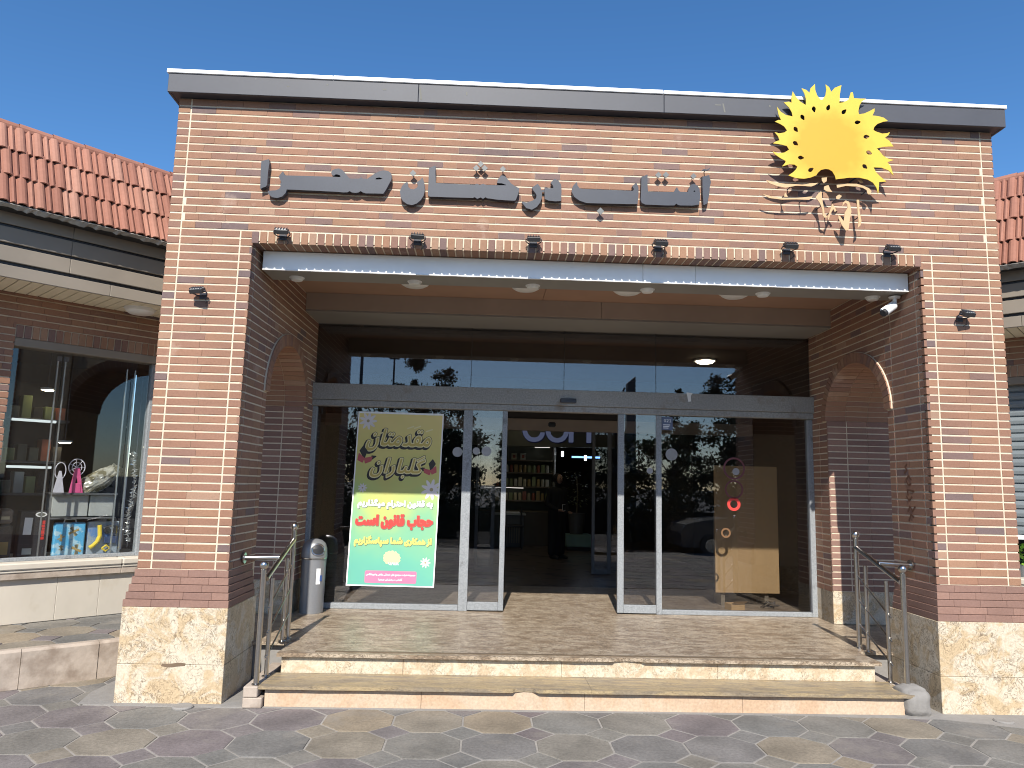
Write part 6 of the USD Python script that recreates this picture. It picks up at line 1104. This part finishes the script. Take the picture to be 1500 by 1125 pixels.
tree('broader drooping tree mirrored right of the tall loose tree in the upper left glass', .85, -22, 6.9, .75, .35, 2600, 0, .17, group=GT)
tree('low round tree mirrored beside the lamp post in the upper left glass', -1.6, -23, 6.1, .55, .4, 1500, 0, .16, group=GT)
tree('dark tree mirrored in the upper right glass, the smaller one', 9.7, -16, 5.5, .55, .3, 2200, 0, .16, group=GT)
tree('dark tree mirrored in the upper right glass, the larger one under the camera', 11.4, -16, 5.9, .8, .3, 2600, 0, .16, group=GT)
tree('bushy dark tree mirrored in the right side pane, left half', 9.0, -14, 4.5, 1.3, .15, 4200, 1, .17, group=GT)
tree('bushy dark tree mirrored in the right side pane, right half', 11.3, -14, 4.2, 1.4, .15, 4200, 1, .17, group=GT)
tree('dark bushy tree mirrored in the left side pane beside the poster', 1.9, -14, 4.1, 1.2, .2, 4200, 0, .17, group=GT)
tree('slim pointed conifer mirrored in the left sliding door', 3.4, -14, 3.7, .55, .1, 1800, 0, .12, True, group=GT)
tree('bushy tree mirrored in the right sliding door', 7.0, -14.5, 3.7, 1.1, .2, 3600, 1, .17, group=GT)
for k, x in enumerate((-7.5, -4.2, -1.2, 4.8, 13.6, 16.5)):
    tree('dark tree of the row across the street, '+['far left', 'second from the left', 'third from the left', 'behind the middle', 'second from the right', 'far right'][k], x, -15-.5*(k % 2), 3.5+.3*(k % 3), 1.5, .15, 3600, k % 2, .18, group=GT, seed=k)
hd = MB(); rr = np.random.default_rng(5); n = 9000
c = np.stack([rr.uniform(-16, 24, n), -11.6+rr.normal(0, .35, n), rr.uniform(-.1, 1.35, n)+.25*np.sin(rr.uniform(0, 40, n))], 1); d = rr.normal(0, 1, (n, 3)); d /= np.linalg.norm(d, axis=1, keepdims=True); s = np.cross(d, rr.normal(0, 1, (n, 3))); s /= np.linalg.norm(s, axis=1, keepdims=True); l = rr.uniform(.12, .26, (n, 1))
v = np.stack([c, c+d*l*.5+s*l*.3, c+d*l, c+d*l*.5-s*l*.3], 1).reshape(-1, 3); hd.v = [tuple(p) for p in v]; hd.uv = [(.5, .5)]*len(v); hd.f = [(4*i, 4*i+1, 4*i+2) for i in range(n)]+[(4*i, 4*i+2, 4*i+3) for i in range(n)]
t = thing('hedge', 'long dark clipped hedge across the street mirrored low in the doors', 'hedge'); hd.put(t, 'foliage', LM[0]); MB().box(-16, -11.75, -.12, 24, -11.45, 1.0).put(t, 'core', mat('hedge_core', (.012, .016, .008), .9))
for x, y, h, lb, arm in ((-2.87, -22, 8.8, 'thick dark street pole at the left edge of the mirrored sky', 0), (-2.44, -30, 8.55, 'slim street lamp post left of the mirrored trees', 1)):
    t = thing('street_lamp', lb, 'street lamp', None, (x, y, -.12)); MB().tube([(0, 0, 0), (0, 0, h)], [.10, .06] if not arm else [.07, .05], 10).put(t, 'pole', M['dark_metal'])
    MB().bbox(-.28, -.1, h, .28, .1, h+.1, .02).put(t, 'lamp_head', M['dark_metal']); MB().bbox(-.2, -.2, 0, .2, .2, .1, .01).put(t, 'base_plate', M['dark_metal'])
t = thing('advert_tower', 'slender dark slab tower mirrored over the right sliding door', 'tower', None, (16.7, -60, -.12)); MB().prism(Polygon([(-.55, 0), (.55, 0), (.45, 12.4), (-.3, 11.9)]), Fr((16.7, -60, -.12), (1, 0, 0), (0, -1, 0)), -.4, .4).put(t, 'slab', M['dark_metal']) if False else None
mb = MB(); mb.add([(x, y, z) for y in (-.4, .4) for x, z in ((-.55, 0), (.5, 0), (.45, 12.5), (-.35, 11.8))], [(0, 1, 2, 3), (7, 6, 5, 4), (0, 4, 5, 1), (1, 5, 6, 2), (2, 6, 7, 3), (3, 7, 4, 0)]); mb.put(t, 'slab', M['dark_metal'])
for k in (0, 1): MB().tube([(-2.4+k*.8, 0, 6.), (-.55, 0, 11.4-k*1.5)], .10, 6).put(t, 'brace', M['dark_metal'])
# a parked car by the hedge, mirrored in the right pane
def car(label, x, y, col, nm):
    t = thing('parked_car', label, 'car', 'cars parked across the paving', (x, y, -.12))
    paint = mat('car_paint_'+nm, col, .3, .0, var=.02, coat=.5); dkg = mat('car_glass_'+nm, (.02, .022, .025), .08)
    prof = [(-2.1, .35), (-2.12, .62), (-2.0, .82), (-1.5, .93), (-.85, 1.0), (-.35, 1.38), (.75, 1.43), (1.45, 1.05), (2.0, .98), (2.1, .6), (2.05, .35)]
    lo_ = Polygon([(-2.1, .3), (-2.12, .62), (-2.0, .82), (-1.5, .93), (-.85, 1.0), (1.45, 1.03), (2.0, .98), (2.1, .6), (2.05, .3)]).buffer(.05).buffer(-.0)
    fr = Fr((0, 0, 0), (1, 0, 0), (0, 1, 0)); MB().prism(lo_, fr, -.82, .82).put(t, 'body', paint, smooth=30)
    cab = Polygon([(-.85, 1.02), (-.32, 1.40), (.75, 1.44), (1.45, 1.04)]).buffer(.03); MB().prism(cab, fr, -.68, .68).put(t, 'cabin', dkg); MB().prism(Polygon([(-.32, 1.40), (.75, 1.44), (.78, 1.48), (-.30, 1.45)]), fr, -.70, .70).put(t, 'roof', paint)
    for wx in (-1.35, 1.3):
        for wy in (-.80, .80):
            w = MB().tube([(wx, wy-.09, .31), (wx, wy+.09, .31)], .31, 20).put(t, 'wheel', M['black']); MB().tube([(wx, wy-.095, .31), (wx, wy+.095, .31)], .18, 14).put(w, 'rim', M['steel'])
    for wy in (-.6, .6): MB().bbox(2.08, wy-.15, .68, 2.16, wy+.15, .82, .02).put(t, 'headlight', M['white_paint'])
car('dark grey car parked across the paving, mirrored in the right side pane', 10.2, -10.2, (.05, .05, .055), 'grey')
